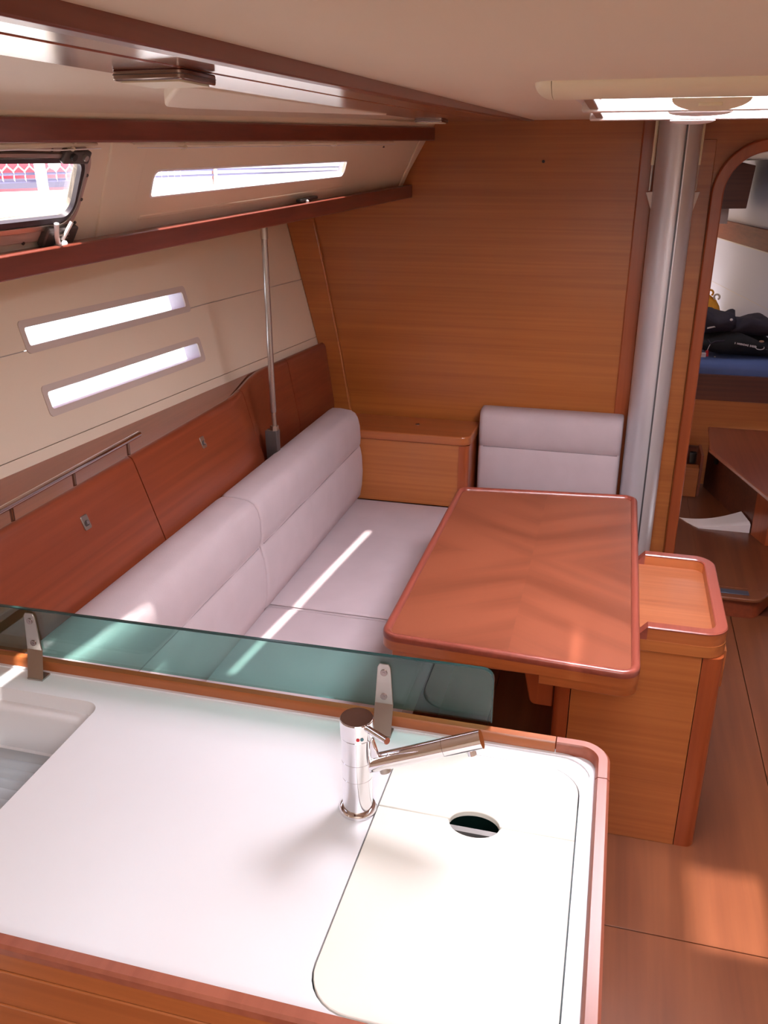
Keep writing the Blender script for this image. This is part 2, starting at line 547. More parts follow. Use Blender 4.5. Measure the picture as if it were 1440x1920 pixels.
# ---- hull liner to port: three planks, two long windows
def zl(y): return 1.505 + 0.031 * (y - 1.6) + 0.10
wall_l = root('wall_left', (-1.4, 2.4, 1.3))
def ring(z0, z1, y0=2.020, y1=2.790, r=0.008): return rpoly(rect(y0, y1, z0, z1), r, 4)
H1 = ring(1.3475, 1.3975); H2 = ring(1.1735, 1.2215)
for zz0, zz1, hl in ((1.3405, 1.74, [H1]), (1.0875, 1.338, [H2]), (0.99, 1.085, [])):
    op = rect(-1.0, YB, zz0, zz1)
    if hl is H1: op = [(-1.0, zz0), (YB, zz0), (YB, 1.705), (-1.0, 1.545)]
    obj('liner_panel', MB().prism(op, hull, -0.012, 0.0, hl), 'gel', wall_l)
obj('hull_skin', MB().prism([(-1.0, 0.96), (YB + 0.02, 0.96), (YB + 0.02, 1.71), (-1.0, 1.545)], hull, -0.07, -0.012, [ring(1.335, 1.41, 2.005, 2.805), ring(1.161, 1.234, 2.005, 2.805)]), 'frame', wall_l)
rws = []
for y in (-1.0, 1.5, YB + 0.02):
    a = hull(y, 0.98, -0.02).x
    rws.append([(a, y, 0.98), (a, y, -0.04), (a - 0.04, y, -0.04), (a - 0.04, y, 0.98)])
obj('lower_skin', MB().grid(rws, close_u=True, cap=True), 'frame', wall_l)
for k, (z0, z1) in enumerate(((1.3475, 1.3975), (1.1735, 1.2215))):
    wn = root('window_%d' % (k + 3), hull(2.41, z0))
    obj('window_frame', MB().prism(rpoly(rect(2.003, 2.812, z0 - 0.019, z1 + 0.019), 0.014, 5), hull, 0.0, 0.003, [ring(z0, z1)]), 'frame', wn)
    obj('reveal', MB().prism(ring(z0 - 0.006, z1 + 0.006, 2.012, 2.798), hull, -0.058, -0.001, [ring(z0 + 0.0005, z1 - 0.0005, 2.0205, 2.7895)]), 'reveal', wn)
    obj('pane', MB().prism(rect(2.01, 2.80, z0 - 0.008, z1 + 0.008), hull, -0.064, -0.058), 'pane', wn)

# ---- coachroof side to port with the two upper windows
W1 = rpoly([(0.84, 1.698), (1.604, 1.715), (1.577, 1.814), (0.81, 1.805)], 0.022, 6)
W2 = rpoly([(1.876, 1.740), (3.008, 1.775), (2.974, 1.820), (1.852, 1.793)], 0.012, 5)
wall_c = struct(obj('wall_left', MB().prism([(-1.0, 1.55), (YB, 1.715), (YB, 1.965), (-1.0, 1.86)], coach, -0.010, 0.0, [W1, W2]), 'gel'))
obj('moulded_pillar', MB().prism([(1.725, 1.655), (1.845, 1.655), (1.785, 1.85), (1.655, 1.85)], coach, -0.004, 0.0035), 'gel', wall_c, bev=0.0034, seg=3)
obj('moulded_recess_edge', MB().prism(rpoly([(1.86, 1.690), (3.06, 1.734), (3.05, 1.742), (1.865, 1.699)], 0.002, 2), coach, -0.004, 0.003), 'gel', wall_c, bev=0.002)
obj('end_flange', MB().prism([(3.69, 1.715), (3.73, 1.717), (3.655, 1.94), (3.61, 1.94)], coach, 0.0, 0.008), 'gel', wall_c, bev=0.005, seg=2)
w2 = root('window_2', coach(2.36, 1.78))
obj('pane', MB().prism(rpoly([(1.864, 1.733), (3.02, 1.768), (2.985, 1.827), (1.84, 1.800)], 0.012, 4), coach, -0.016, -0.0105), 'pane', w2)
W2o = rpoly([(1.872, 1.736), (3.012, 1.771), (2.977, 1.824), (1.848, 1.797)], 0.014, 5)
obj('window_bead', MB().prism(W2o, coach, -0.009, 0.0015, [W2]), 'white', w2)
# opening portlight
w1 = root('window_1', coach(1.2, 1.76))
W1o = rpoly([(0.74, 1.655), (1.632, 1.672), (1.605, 1.843), (0.72, 1.835)], 0.055, 9)
W1m = rpoly([(0.77, 1.678), (1.618, 1.694), (1.590, 1.831), (0.75, 1.823)], 0.045, 9)
W1g = rpoly([(0.785, 1.687), (1.611, 1.704), (1.584, 1.823), (0.765, 1.814)], 0.034, 8)
obj('flange', MB().prism(W1o, coach, 0.0, 0.007, [W1m]), 'portframe', w1, bev=0.002)
obj('steel_rim', MB().prism(W1m, coach, -0.002, 0.013, [W1g]), 'steel', w1, bev=0.002)
obj('gasket', MB().prism(W1g, coach, -0.009, 0.010, [W1]), 'gasket', w1)
obj('pane', MB().prism(rpoly([(0.79, 1.69), (1.612, 1.706), (1.585, 1.822), (0.77, 1.812)], 0.03, 5), coach, -0.016, -0.0105), 'pane', w1)
def cbox(y0, y1, z0, z1, a, b, r=0.004): return MB().prism(rpoly(rect(y0, y1, z0, z1), r, 3), coach, a, b)
hg = obj('hinge', cbox(1.505, 1.580, 1.816, 1.838, 0.004, 0.020), 'dkgrey', w1, bev=0.003)
obj('hinge_cap', MB().tube([coach(1.525, 1.830, 0.02), coach(1.525, 1.830, 0.026)], 0.007, 12), 'black', hg)
obj('hinge_cap', MB().tube([coach(1.56, 1.829, 0.02), coach(1.56, 1.829, 0.026)], 0.006, 12), 'steel', hg)
lt = obj('latch', cbox(1.530, 1.622, 1.664, 1.700, 0.006, 0.022), 'dkgrey', w1, bev=0.003)
for q in range(4):
    obj('latch_rib', cbox(1.562, 1.592, 1.668 + q * 0.0065, 1.671 + q * 0.0065, 0.022, 0.026, 0.001), 'steel', lt)
obj('latch_lever', MB().tube([coach(1.536, 1.714, 0.028), coach(1.545, 1.692, 0.032), coach(1.562, 1.670, 0.034)], 0.0048, 10), 'white', lt)
obj('lever_knob', MB().ball(coach(1.562, 1.669, 0.036), 0.0085), 'white', lt)
obj('latch_arm', MB().tube([coach(1.588, 1.712, 0.024), coach(1.572, 1.680, 0.028)], 0.004, 8), 'white', lt)
for yy, z in ((1.608, 1.79), (1.618, 1.745), (1.49, 1.669), (1.625, 1.70), (1.48, 1.834)):
    obj('screw', MB().tube([coach(yy, z, 0.006), coach(yy, z, 0.0085)], 0.0035, 10), 'dkgrey', w1)

# ---- cove of the headliner between the strip and the upper rail
RU0, RU1 = Vector((-1.0, 1.315, 1.838)), Vector((-0.780, 3.724, 1.903))
def ru(y): return on_line(RU0, RU1, y)
def ruh(y): return lerp(0.040, 0.050, (y - 1.315) / 2.4)
def cove_pt(y, t, off=0.0):
    a = Vector((xs(y) + 0.01, y, zf(y) + 0.010)); r0 = ru(y)
    c = Vector((r0.x - 0.028, y, r0.z + ruh(y) - 0.006))
    b = Vector((lerp(a.x, c.x, 0.86), y, a.z + 0.022))
    p = a * (1 - t) ** 2 + b * 2 * t * (1 - t) + c * t * t
    return p + Vector((0, 0, -off))
rows = []
for i in range(24):
    y = lerp(-1.0, YB, i / 23)
    rows.append([cove_pt(y, t / 10) for t in range(11)] + [cove_pt(y, 1) + Vector((-0.05, 0, 0.06)), cove_pt(y, 0.5) + Vector((-0.02, 0, 0.07)), cove_pt(y, 0) + Vector((0, 0, 0.06))])
cov = struct(obj('ceiling', MB().grid(rows, close_u=True, cap=True), 'ceil', sharp=50), 'curved cream headliner cove')
# moulded pad standing down from the cove
pad = rpoly([(-0.560, 1.10), (-0.735, 1.39), (-0.795, 1.50), (-0.800, 1.60), (-0.640, 2.36), (-0.62, 2.36)], [0, 0.05, 0.05, 0.05, 0, 0], 5)
obj('moulded_pad', MB().prism(pad, lambda u, v, ww: (u, v, zf(v) - 0.003 - 0.03 * max(0, xs(v) - u) + ww), 0.0, 0.04), 'ceil', cov, bev=0.005, seg=3)
obj('end_flange', MB().grid([[cove_pt(y, t / 10, 0.004 if 3.665 < y < 3.71 else -0.002) for t in range(11)] for y in (3.66, 3.668, 3.705, 3.712)]), 'gel', cov)

# ---- cabin top with the hatch opening and the companionway
HX0, HX1, HY0, HY1 = -0.085, 0.47, 1.575, 2.26
cl = struct(obj('ceiling', MB().prism([(-0.388, -1.0), (1.75, -1.0), (1.75, 3.76), (-0.388, 3.76)], lambda u, v, ww: (u, v, zc(v) + ww), 0.0, 0.05,
      [rect(HX0, HX1, HY0, HY1), rect(-0.25, 0.65, -0.8, 0.30)]), 'ceil'))
struct(obj('wall_right', MB().box(1.70, 1.75, -1.0, YB, -0.05, 2.05), 'gel'))
struct(obj('wall_aft', MB().box(-1.75, 1.75, -1.04, -1.0, -0.05, 2.05), 'gel'))

def roof_x(y): return max(ru(y).x + 0.035, -0.97)
struct(obj('roof', MB().prism([(roof_x(-1.0), -1.0), (1.75, -1.0), (1.75, 3.76), (roof_x(3.76), 3.76)], lambda u, v, ww: (u, v, zc(v) + ww), 0.064, 0.08,
      [rect(HX0, HX1, HY0, HY1), rect(-0.25, 0.65, -0.8, 0.30)]), 'deck'))
# ---- wooden headliner strip: fascia and two long boards
t2 = root('trim_2', (-0.45, 2.0, 1.92), 'long headliner strip of glossy wood beside the cabin top')
def strip(xa, xb, z0, z1):
    rws = []
    for y in (-0.9, 0.0, 0.5, 1.0, 1.5, 2.0, 2.5, 3.0, 3.4, YB):
        a, b = xa(y), xb(y)
        rws.append([(a, y, zf(y) + z0), (b, y, zf(y) + z0), (b, y, zf(y) + z1), (a, y, zf(y) + z1)])
    return MB().grid(rws, close_u=True, cap=True)
obj('fascia', strip(lambda y: -0.384, lambda y: -0.404, -0.001, 0.03), 'rail', t2, bev=0.002)
obj('inner_board', strip(lambda y: -0.404, lambda y: lerp(-0.384, xs(y), 0.42) + 0.001, 0.001, 0.02), 'strip', t2, bev=0.001, seg=1)
obj('outer_board', strip(lambda y: lerp(-0.384, xs(y), 0.42) - 0.001, xs, 0.0, 0.02), 'strip', t2, bev=0.001, seg=1)

# ---- upper rail and lower ledge along the coachroof side
y0 = -0.6
rws = []
for y in (y0, 0.5, 1.5, 2.6, 3.728):
    p = ru(y); h = ruh(y)
    rws.append([(p.x, y, p.z), (p.x, y, p.z + h), (p.x - 0.034, y, p.z + h), (p.x - 0.034, y, p.z)])
struct(obj('trim_3', MB().grid(rws, close_u=True, cap=True), 'rail', bev=0.004), 'dark wooden rail under the headliner cove')
RL0, RL1 = Vector((-1.080, 1.358, 1.6075)), Vector((-0.872, 3.728, 1.685))
rws = []
for y in (-0.6, 0.6, 1.39, 2.6, 3.728):
    p = on_line(RL0, RL1, y); h = lerp(0.044, 0.050, (y - 1.39) / 2.34)
    rws.append([(p.x, y, p.z), (p.x, y, p.z + h), (p.x - 0.022, y, p.z + h), (p.x - 0.022, y, p.z)])
t4 = root('trim_4', (-1.0, 2.3, 1.65), 'lower wooden ledge and fascia under the upper windows')
obj('fascia', MB().grid(rws, close_u=True, cap=True), 'rail', t4, bev=0.003)
rws = []
for y in (-0.6, 0.6, 1.39, 2.6, 3.728):
    p = on_line(RL0, RL1, y); h = lerp(0.044, 0.050, (y - 1.39) / 2.34)
    z = p.z + h - 0.003
    xo = coach(y, z).x + 0.002
    hx = hull(y, z - 0.03).x
    rws.append([(p.x - 0.022, y, z), (xo, y, z), (xo - 0.02, y, z - 0.014), (p.x - 0.022, y, z - 0.014)])
obj('ledge', MB().grid(rws, close_u=True, cap=True), 'solidY', t4)
rws = []
for y in (-1.0, 0.6, 1.39, 2.6, 3.73):
    p = on_line(RL0, RL1, y)
    xh = hull(y, p.z + 0.02).x
    rws.append([(p.x - 0.02, y, p.z + 0.012), (xh - 0.02, y, p.z + 0.012), (xh - 0.02, y, p.z + 0.03), (p.x - 0.02, y, p.z + 0.03)])
obj('deck_lining', MB().grid(rws, close_u=True, cap=True), 'gel', t4)

# ---- rolled blinds tied below the upper rail
def blind(ya, yb, label, toggles):
    t = thing('rolled_blind', label, 'blind', coach((ya + yb) / 2, 1.83, 0.01), 'rolled cloth blinds under the rail')
    n = 15
    rw = []
    for i in range(n):
        y = lerp(ya, yb, i / (n - 1)); p = ru(y)
        wob = 0.0012 * math.sin(i * 1.7); th = 0.0085 * min(1.0, 0.35 + min(i, n - 1 - i) * 0.4)
        c = Vector((p.x - 0.026, y, p.z - 0.002 + wob))
        rw.append([c + Vector((th * math.cos(a), 0, th * 0.95 * math.sin(a))) for a in [2 * math.pi * k / 10 for k in range(10)]])
    obj('cloth', MB().grid(rw, close_u=True, cap=True), 'creamcloth', t)
    obj('cord', MB().tube([ru(lerp(ya, yb, i / 8)) + Vector((-0.018, 0, -0.0105 - 0.002 * (i % 2))) for i in range(9)], 0.0014, 6), 'white', t)
    for yy in toggles:
        p = ru(yy)
        obj('tie_strap', MB().tube([p + Vector((-0.024 + 0.0105 * math.cos(a), 0, -0.002 + 0.0105 * math.sin(a))) for a in [2 * math.pi * k / 10 for k in range(10)]], 0.002, 6, cap=True, sq=2.0), 'creamcloth', t)
    return t
blind(0.7, 1.60, 'rolled cream cloth blind above the opening portlight', [1.52])
blind(1.72, 3.30, 'long rolled cream blind above the long upper window', [1.90, 2.75])
p = coach(3.26, 1.868, 0.0)
tag(obj('blind_stud', MB().lathe([(0.006, 0), (0.006, 0.004), (0.002, 0.009)], (p.x, p.y, p.z), 10), 'dkgrey', origin=tuple(p)), 'small blind stud on the cream wall right of the long window', 'stud')

# ---- fittings on the lower ledge
def onledge(y, back=0.01):
    q = on_line(RL0, RL1, y); return Vector((q.x - back, y, q.z + lerp(0.044, 0.050, (y - 1.39) / 2.34)))
p = onledge(1.56)
tag(obj('blind_button', MB().lathe([(0.006, -0.001), (0.006, 0.004), (0.004, 0.007), (0.001, 0.008)], p, 14), 'white', origin=tuple(p)), 'small white button on the ledge below the portlight latch', 'button')
p = onledge(2.72, 0.022)
t = thing('ledge_clip', 'flat black clip with a white button on the ledge below the long window', 'clip', p)
obj('clip_body', MB().beam(p + Vector((0, -0.06, 0.006)), p + Vector((0, 0.10, 0.012)), (0, 0, 1), 0.018, 0.010), 'black', t, bev=0.003)
obj('button', MB().lathe([(0.006, 0), (0.006, 0.005), (0.001, 0.009)], p + Vector((0.010, -0.01, 0.0)), 12), 'white', t)

# ---- ceiling lamps
def ceil_lamp(c, L, W, H, name, label, rot=0.0):
    t = thing(name, label, 'lamp', c)
    ca, sa = math.cos(rot), math.sin(rot)
    def tr(u, v, ww): return (c[0] + u * ca - v * sa, c[1] + u * sa + v * ca, c[2] + ww)
    obj('lamp_body', MB().prism(rpoly(rect(-W / 2, W / 2, -L / 2, L / 2), 0.006, 4), tr, -H, 0.0), 'lampmetal', t, bev=0.002)
    obj('dark_band', MB().prism(rpoly(rect(-W / 2 - 0.0006, W / 2 + 0.0006, -L / 2 - 0.0006, L / 2 + 0.0006), 0.006, 4), tr, -H * 0.52, -H * 0.44), 'dkgrey', t)  # dark grey band around the lamp body
    obj('diffuser', MB().prism(rpoly(rect(-W / 2 + 0.006, W / 2 - 0.006, -L / 2 + 0.006, L / 2 - 0.006), 0.004, 3), tr, -H - 0.0015, -H), 'cream', t)
    return t
ceil_lamp(Vector((-0.497, 0.945, zf(0.945))), 0.085, 0.082, 0.011, 'ceiling_lamp', 'square chrome reading lamp under the near end of the headliner strip')
ceil_lamp(Vector((-0.64, 3.00, zf(3.0))), 0.11, 0.09, 0.012, 'ceiling_lamp', 'slim chrome lamp under the headliner strip close to the bulkhead')

# ================================================================== DECK HATCH
hz = zc(1.9)
w5 = root('window_5', (0.18, 1.95, hz), 'deck hatch with blind housing and two cross bars')
obj('opening_frame', MB().prism(rect(HX0 - 0.03, HX1 + 0.03, HY0 - 0.01, HY1 + 0.03), lambda u, v, ww: (u, v, zc(v) + ww), -0.012, 0.0, [rect(HX0, HX1, HY0, HY1)]), 'frame', w5)
obj('hatch_rim', MB().prism(rect(HX0 - 0.002, HX1 + 0.002, HY0 - 0.002, HY1 + 0.002), lambda u, v, ww: (u, v, zc(v) + ww), 0.0, 0.06, [rect(HX0 + 0.008, HX1 - 0.008, HY0 + 0.008, HY1 - 0.008)]), 'alu', w5)
obj('pane', MB().prism(rect(HX0, HX1, HY0, HY1), lambda u, v, ww: (u, v, zc(v) + ww), 0.052, 0.06), 'hatch', w5)
# quarter-round blind housing across the near side
HH = 0.0235
def hprof(k=1.0, d=0.0):
    return [(1.500 + d, 0.004)] + [(1.560 - 0.060 * k * math.cos(a), -HH * k * math.sin(a)) for a in [R(9 * q) for q in range(11)]] + [(1.572, -HH * k), (1.572, 0.004)]
def yz_prof(x0, x1):
    return MB().prism([(a, zc(1.54) + b) for a, b in hprof()], YZ(0.0), x0, x1)
obj('blind_housing', yz_prof(-0.131, 0.515), 'cream', w5, sharp=30)
for x0, sg in ((-0.132, -1), (0.516, 1)):
    rws = []
    for q in range(8):
        a = R(90 * q / 7 * 0.97); kk = math.cos(a)
        rws.append([(x0 + sg * 0.030 * math.sin(a), y, zc(1.54) + z) for y, z in hprof(kk)])
    obj('housing_end_cap', MB().grid(rws, close_u=True, cap=True), 'cream', w5, sharp=40)
zb = 1.9035
def bar(y, wd, name, z=zb):
    return obj(name, MB().box(HX0 - 0.02, HX1 + 0.02, y - wd / 2, y + wd / 2, z, z + 0.02), 'frame', w5, bev=0.003)
bar(1.945, 0.04, 'blind_bar'); bar(2.285, 0.04, 'blind_bar')
for x in (HX0 + 0.004, HX1 - 0.004):
    obj('side_track', MB().box(x - 0.009, x + 0.009, 1.575, 2.29, zb + 0.004, zb + 0.022), 'steel', w5, bev=0.002)
def pull(y0, mat, x0=0.118, r=0.055, ln=0.04, z0=None, tilt=0.35):
    z0 = zb + 0.002 if z0 is None else z0
    h = [(x0 + r * math.cos(a), y0 + ln * math.sin(a)) for a in [R(180 * k / 16) for k in range(17)]]
    return obj('pull_tab', MB().prism(h, lambda u, v, ww: (u, v, z0 - tilt * (v - y0) + ww), -0.003, 0.0), mat, w5, bev=0.001, seg=1)
po = pull(1.568, 'cream', 0.112, 0.060, 0.05, zc(1.54) - HH, 0.30)
obj('grip', MB().box(0.094, 0.130, 1.580, 1.584, zc(1.54) - HH - 0.012, zc(1.54) - HH - 0.004), 'cream', po, bev=0.001)
pull(1.935, 'white', 0.120, 0.060, 0.05, zb, 0.10); pull(2.27, 'white', 0.126, 0.050, 0.05, zb, 0.12)

# ================================================================== MAST
t = thing('mast', 'grey metal mast standing against the bulkhead beside the doorway', 'mast', (0.163, 3.615, 0.0))
mc = (0.163, 3.612)
ml = [(mc[0] + 0.077 * math.cos(a), mc[1] + 0.098 * math.sin(a)) for a in [2 * math.pi * k / 40 for k in range(40)]]
obj('mast_tube', MB().prism(ml, XYZ, 0.0, 2.02), 'alu', t)
gx = mc[0] + 0.018
obj('sail_track', MB().box(gx - 0.003, gx + 0.003, mc[1] - 0.100, mc[1] - 0.08, 0.02, 1.96), 'alu_dark', t)
obj('track_lip', MB().box(gx + 0.003, gx + 0.007, mc[1] - 0.0985, mc[1] - 0.08, 0.02, 1.96), 'alu', t)
for s, sx in ((-1, mc[0] - 0.084), (1, mc[0] + 0.080)):
    q = obj('tie_rod', MB().tube([(sx, 3.61, 1.98), (sx - 0.002, 3.61, 1.80), (sx - 0.003, 3.61, 1.72)], 0.0045, 10), 'steel', t)
    obj('rod_sleeve', MB().tube([(sx, 3.61, 1.97), (sx - 0.002, 3.61, 1.81)], 0.0065, 10), 'cream', q)
    tri = [(sx - 0.016, 1.715), (sx + 0.014, 1.718), (sx + 0.011 * (-s) + 0.004, 1.635)]
    obj('tang', MB().prism(tri, XZ(3.60), -0.006, 0.012), 'frame', t, bev=0.002)

# ================================================================== SADDLE: BACKREST LOCKERS, SHELF
# shelf behind the backrest
t = thing('side_shelf', 'flat wooden shelf between backrest lockers and cream hull wall', 'shelf', (-1.3, 2.3, 1.04))
rws = []
for y in (1.0, 1.6, 2.2, 2.7, 3.05, 3.4, 3.70):
    a = -1.262 if y < 2.6 else lerp(-1.262, hull(3.05, 1.06).x + 0.02, min(1, (y - 2.6) / 0.42)) if y < 3.05 else hull(y, 1.06).x + 0.008
    b = hull(y, 1.055).x - 0.001
    if a - b < 0.006: a = b + 0.006
    rws.append([(a, y, 1.055), (b, y, 1.055), (b, y, 1.035), (a, y, 1.035)])
obj('shelf_top', MB().grid(rws, close_u=True, cap=True), 'solidY', t)
bl = thing('backrest_locker', 'red-brown wooden locker front behind the grey settee cushions', 'locker', (-1.2, 2.4, 0.4))
def bx(y):                                  # plan line of the locker front at its top
    if y < 2.62: return -1.247
    if y < 3.12: return lerp(-1.247, -1.318, (lambda s: s * s * (3 - 2 * s))((y - 2.62) / 0.5))
    return lerp(-1.318, -1.262, (y - 3.12) / 0.6)
def blk(y, z):
    lean = lerp(0.33, 0.14, max(0, min(1, (y - 2.5) / 1.0)))
    return bx(y) + (1.06 - max(z, 0.76)) * lean
def panel(ya, yb, name):
    n = 12
    rws = []
    for i in range(n + 1):
        y = lerp(ya, yb, i / n)
        e = 0.002 if i in (0, n) else 0
        ins = [(blk(y, z) - e, y, z) for z in (0.42, 0.6, 0.8, 0.95, 1.02)]
        x1 = blk(y, 1.045)
        ins += [(x1 - 0.002, y, 1.045), (x1 - 0.008, y, 1.058), (x1 - 0.018, y, 1.064), (x1 - 0.030, y, 1.060), (x1 - 0.034, y, 1.045), (blk(y, 0.95) - 0.028, y, 0.95), (blk(y, 0.42) - 0.028, y, 0.42)]
        rws.append(ins)
    return obj(name, MB().grid(rws, close_u=True, cap=True), 'panelY', bl, sharp=50)
for ya, yb in ((1.30, 1.994), (1.998, 2.78), (2.784, 3.32), (3.324, 3.708)):
    panel(ya, yb, 'locker_door')
for yy, zz in ((1.712, 0.985), (2.371, 0.995)):
    x = blk(yy, zz)
    lq = obj('push_latch', MB().prism(rpoly(rect(yy - 0.0135, yy + 0.0135, zz - 0.0175, zz + 0.0175), 0.004, 3), lambda u, v, ww: (blk(u, v) + ww, u, v), 0.0, 0.003), 'steel', bl, bev=0.001)
    obj('latch_button', MB().tube([(x + 0.002, yy, zz - 0.003), (x + 0.006, yy, zz - 0.003)], 0.009, 14), 'dkgrey', lq)
    obj('latch_ring', MB().tube([(x + 0.004, yy, zz - 0.001), (x + 0.008, yy, zz + 0.001)], 0.005, 12), 'chrome', lq)

# stainless rail on the locker top
t = thing('guard_rail', 'polished steel guard rail on short posts along the locker top', 'rail', (-1.27, 1.7, 1.06))
obj('rail_tube', MB().tube([(-1.268, 1.10, 1.098), (-1.268, 2.075, 1.104)], 0.0085, 14), 'chrome', t)
for yy in (1.29, 1.515, 1.755, 2.012):
    obj('post', MB().tube([(-1.268, yy, 1.0605), (-1.268, yy, 1.098)], 0.0048, 10), 'lampmetal', t)

# compression rod through the settee back
t = thing('support_rod', 'slim chrome support rod rising from the locker to the ledge', 'rod', (-1.158, 2.80, 0.8))
px, py = -1.158, 2.80
obj('rod_tube', MB().tube([(px - 0.002, py, 1.62), (px, py, 0.985)], 0.0105, 16), 'rodsteel', t)
obj('upper_sleeve', MB().tube([(px - 0.002, py, 1.66), (px - 0.002, py, 1.58)], 0.0125, 16), 'steel', t)
obj('threaded_end', MB().tube([(px, py, 0.99), (px + 0.001, py, 0.935)], 0.0085, 12), 'steel', t)
obj('lock_nut', MB().tube([(px + 0.001, py, 0.935), (px + 0.001, py, 0.918)], 0.0155, 6), 'steel', t)
obj('fork_fitting', MB().prism(rpoly([(py - 0.017, 0.918), (py + 0.020, 0.918), (py + 0.014, 0.82), (py - 0.008, 0.78), (py - 0.015, 0.86)], 0.004, 3), YZ(px), -0.03, 0.014), 'dkgrey', t, bev=0.003)

# ================================================================== SETTEE
t = thing('settee_base', 'wooden settee base under the mauve seat cushions', 'settee', (-0.78, 2.4, 0.0))
obj('long_front', MB().box(-0.50, -0.475, 1.30, 2.98, 0.0, 0.318), 'panelY', t, bev=0.003)
obj('forward_front', MB().box(-0.47, 0.06, 2.955, 2.98, 0.0, 0.318), 'panel', t, bev=0.003)
obj('near_end', MB().box(-1.15, -0.50, 1.30, 1.32, 0.0, 0.318), 'panel', t)
obj('seat_board', MB().prism([(-1.10, 1.30), (-0.475, 1.30), (-0.475, 2.955), (0.06, 2.955), (0.06, 3.70), (-1.10, 3.70)], XYZ, 0.318, 0.333), 'panelY', t)

def cushion_box(name, x0, x1, y0, y1, z0, z1, label, crown=0.006, group=None):
    t = thing(name, label, 'cushion', ((x0 + x1) / 2, (y0 + y1) / 2, z0), group)
    N = 14
    r = 0.022
    def ins(s):                        # edge rounding profile
        return 0
    rows = []
    prof = [(0.014, 0.0), (0.004, 0.006), (0.0, 0.016), (0.0, (z1 - z0) - r), (0.003, (z1 - z0) - 0.011), (0.010, (z1 - z0) - 0.003), (r, (z1 - z0))]
    mb = MB()
    loops = []
    for d, h in prof:
        loops.append([(u, v, z0 + h) for u, v in rpoly(rect(x0 + d, x1 - d, y0 + d, y1 - d), max(0.004, 0.02 - d * 0.5), 4)])
    inner = []
    for k, f in ((1, 0.75), (2, 0.4)):
        cx, cy = (x0 + x1) / 2, (y0 + y1) / 2
        inner.append([(cx + (u - cx) * f, cy + (v - cy) * f, z1 + crown * (1 - f)) for u, v, _ in loops[-1]])
    mb.grid(loops + inner, close_u=True, cap=True)
    obj('cover', mb, 'fabric', t, sharp=60)
    obj('piping', MB().sweep([(u, v, z1 - 0.004) for u, v in rpoly(rect(x0 + 0.007, x1 - 0.007, y0 + 0.007, y1 - 0.007), 0.018, 4)], [(-0.001, -0.001), (0.001, -0.001), (0.001, 0.001), (-0.001, 0.001)], closed=True), 'fabric', t)
    return t
SG = 'flat seat cushions of the settee'
cushion_box('seat_cushion', -1.14, -0.455, 1.31, 2.399, 0.333, 0.428, 'mauve seat cushion at the near end, behind the tinted glass', group=SG)
cushion_box('seat_cushion', -1.13, -0.455, 2.402, 3.448, 0.333, 0.428, 'mauve seat cushion at the far end, running up to the corner cabinet', group=SG)
cushion_box('seat_cushion', -0.450, 0.055, 2.97, 3.50, 0.333, 0.428, 'mauve seat cushion behind the table, in front of the bulkhead', group=SG)

# back cushions: two padded rolls with a seam between, leaning on the lockers
BP = [(-1.042, 0.428), (-1.024, 0.450), (-1.014, 0.50), (-1.010, 0.560), (-1.014, 0.630), (-1.022, 0.666), (-1.0275, 0.677), (-1.024, 0.688), (-1.021, 0.715), (-1.023, 0.770), (-1.030, 0.803), (-1.042, 0.824), (-1.062, 0.835), (-1.110, 0.841), (-1.145, 0.840), (-1.158, 0.832), (-1.147, 0.78), (-1.143, 0.58), (-1.141, 0.432)]
def back_cushion(ya, yb, label, dz=0.0):
    t = thing('back_cushion', label, 'cushion', (-1.07, (ya + yb) / 2, 0.428), 'back cushions of the settee')
    cx, cz = -1.08, 0.64
    rows = []
    st = [(0, 0.88), (0.001, 0.93), (0.005, 0.97), (0.012, 0.993), (0.024, 1.0)]
    L = yb - ya
    stations = [(ya + d, s) for d, s in st] + [(ya + L * k / 10, 1.0) for k in range(1, 10)] + [(yb - d, s) for d, s in st[::-1]]
    for i, (y, s) in enumerate(stations):
        row = []
        for k, (x, z) in enumerate(BP):
            wr = 0.0020 * math.sin(y * 19 + k * 0.8) * (1 if 1 < k < 14 else 0)
            row.append((cx + (x - cx) * s + wr, y, max(0.4355, cz + (z - cz) * (0.5 + 0.5 * s)) + dz))
        rows.append(row)
    obj('cover', MB().grid(rows, close_u=True, cap=True), 'fabric', t, sharp=70)
    obj('seam', MB().tube([(-1.0272, lerp(ya + 0.02, yb - 0.02, k / 12), 0.677 + dz) for k in range(13)], 0.0018, 6), 'seam', t)
back_cushion(1.31, 2.325, 'mauve back cushion at the near end, partly behind the tinted glass')
back_cushion(2.33, 3.445, 'mauve back cushion at the far end, below the support rod')

# upright cushion on the bulkhead
t = thing('back_cushion', 'mauve back cushion fixed to the bulkhead beside the mast', 'cushion', (-0.23, 3.66, 0.44))
rows = []
pr = [(3.722, 0.43), (3.60, 0.43), (3.592, 0.45), (3.588, 0.54), (3.590, 0.61), (3.600, 0.664), (3.603, 0.668), (3.600, 0.672), (3.590, 0.70), (3.590, 0.755), (3.596, 0.795), (3.610, 0.817), (3.635, 0.826), (3.70, 0.826), (3.722, 0.815)]
for x, s in [(-0.533, 0.75), (-0.531, 0.88), (-0.524, 0.97), (-0.512, 1.0), (-0.4, 1), (-0.2, 1), (-0.05, 1), (0.05, 1.0), (0.066, 0.97), (0.072, 0.88), (0.074, 0.75)]:
    rows.append([(x, 3.722 + (y - 3.722) * s, 0.63 + (z - 0.63) * (0.8 + 0.2 * s)) for y, z in pr])
obj('cover', MB().grid(rows, close_u=True, cap=True), 'fabric', t, sharp=70)
obj('seam', MB().tube([(-0.51, 3.602, 0.668), (0.06, 3.602, 0.668)], 0.0022, 6), 'seam', t)

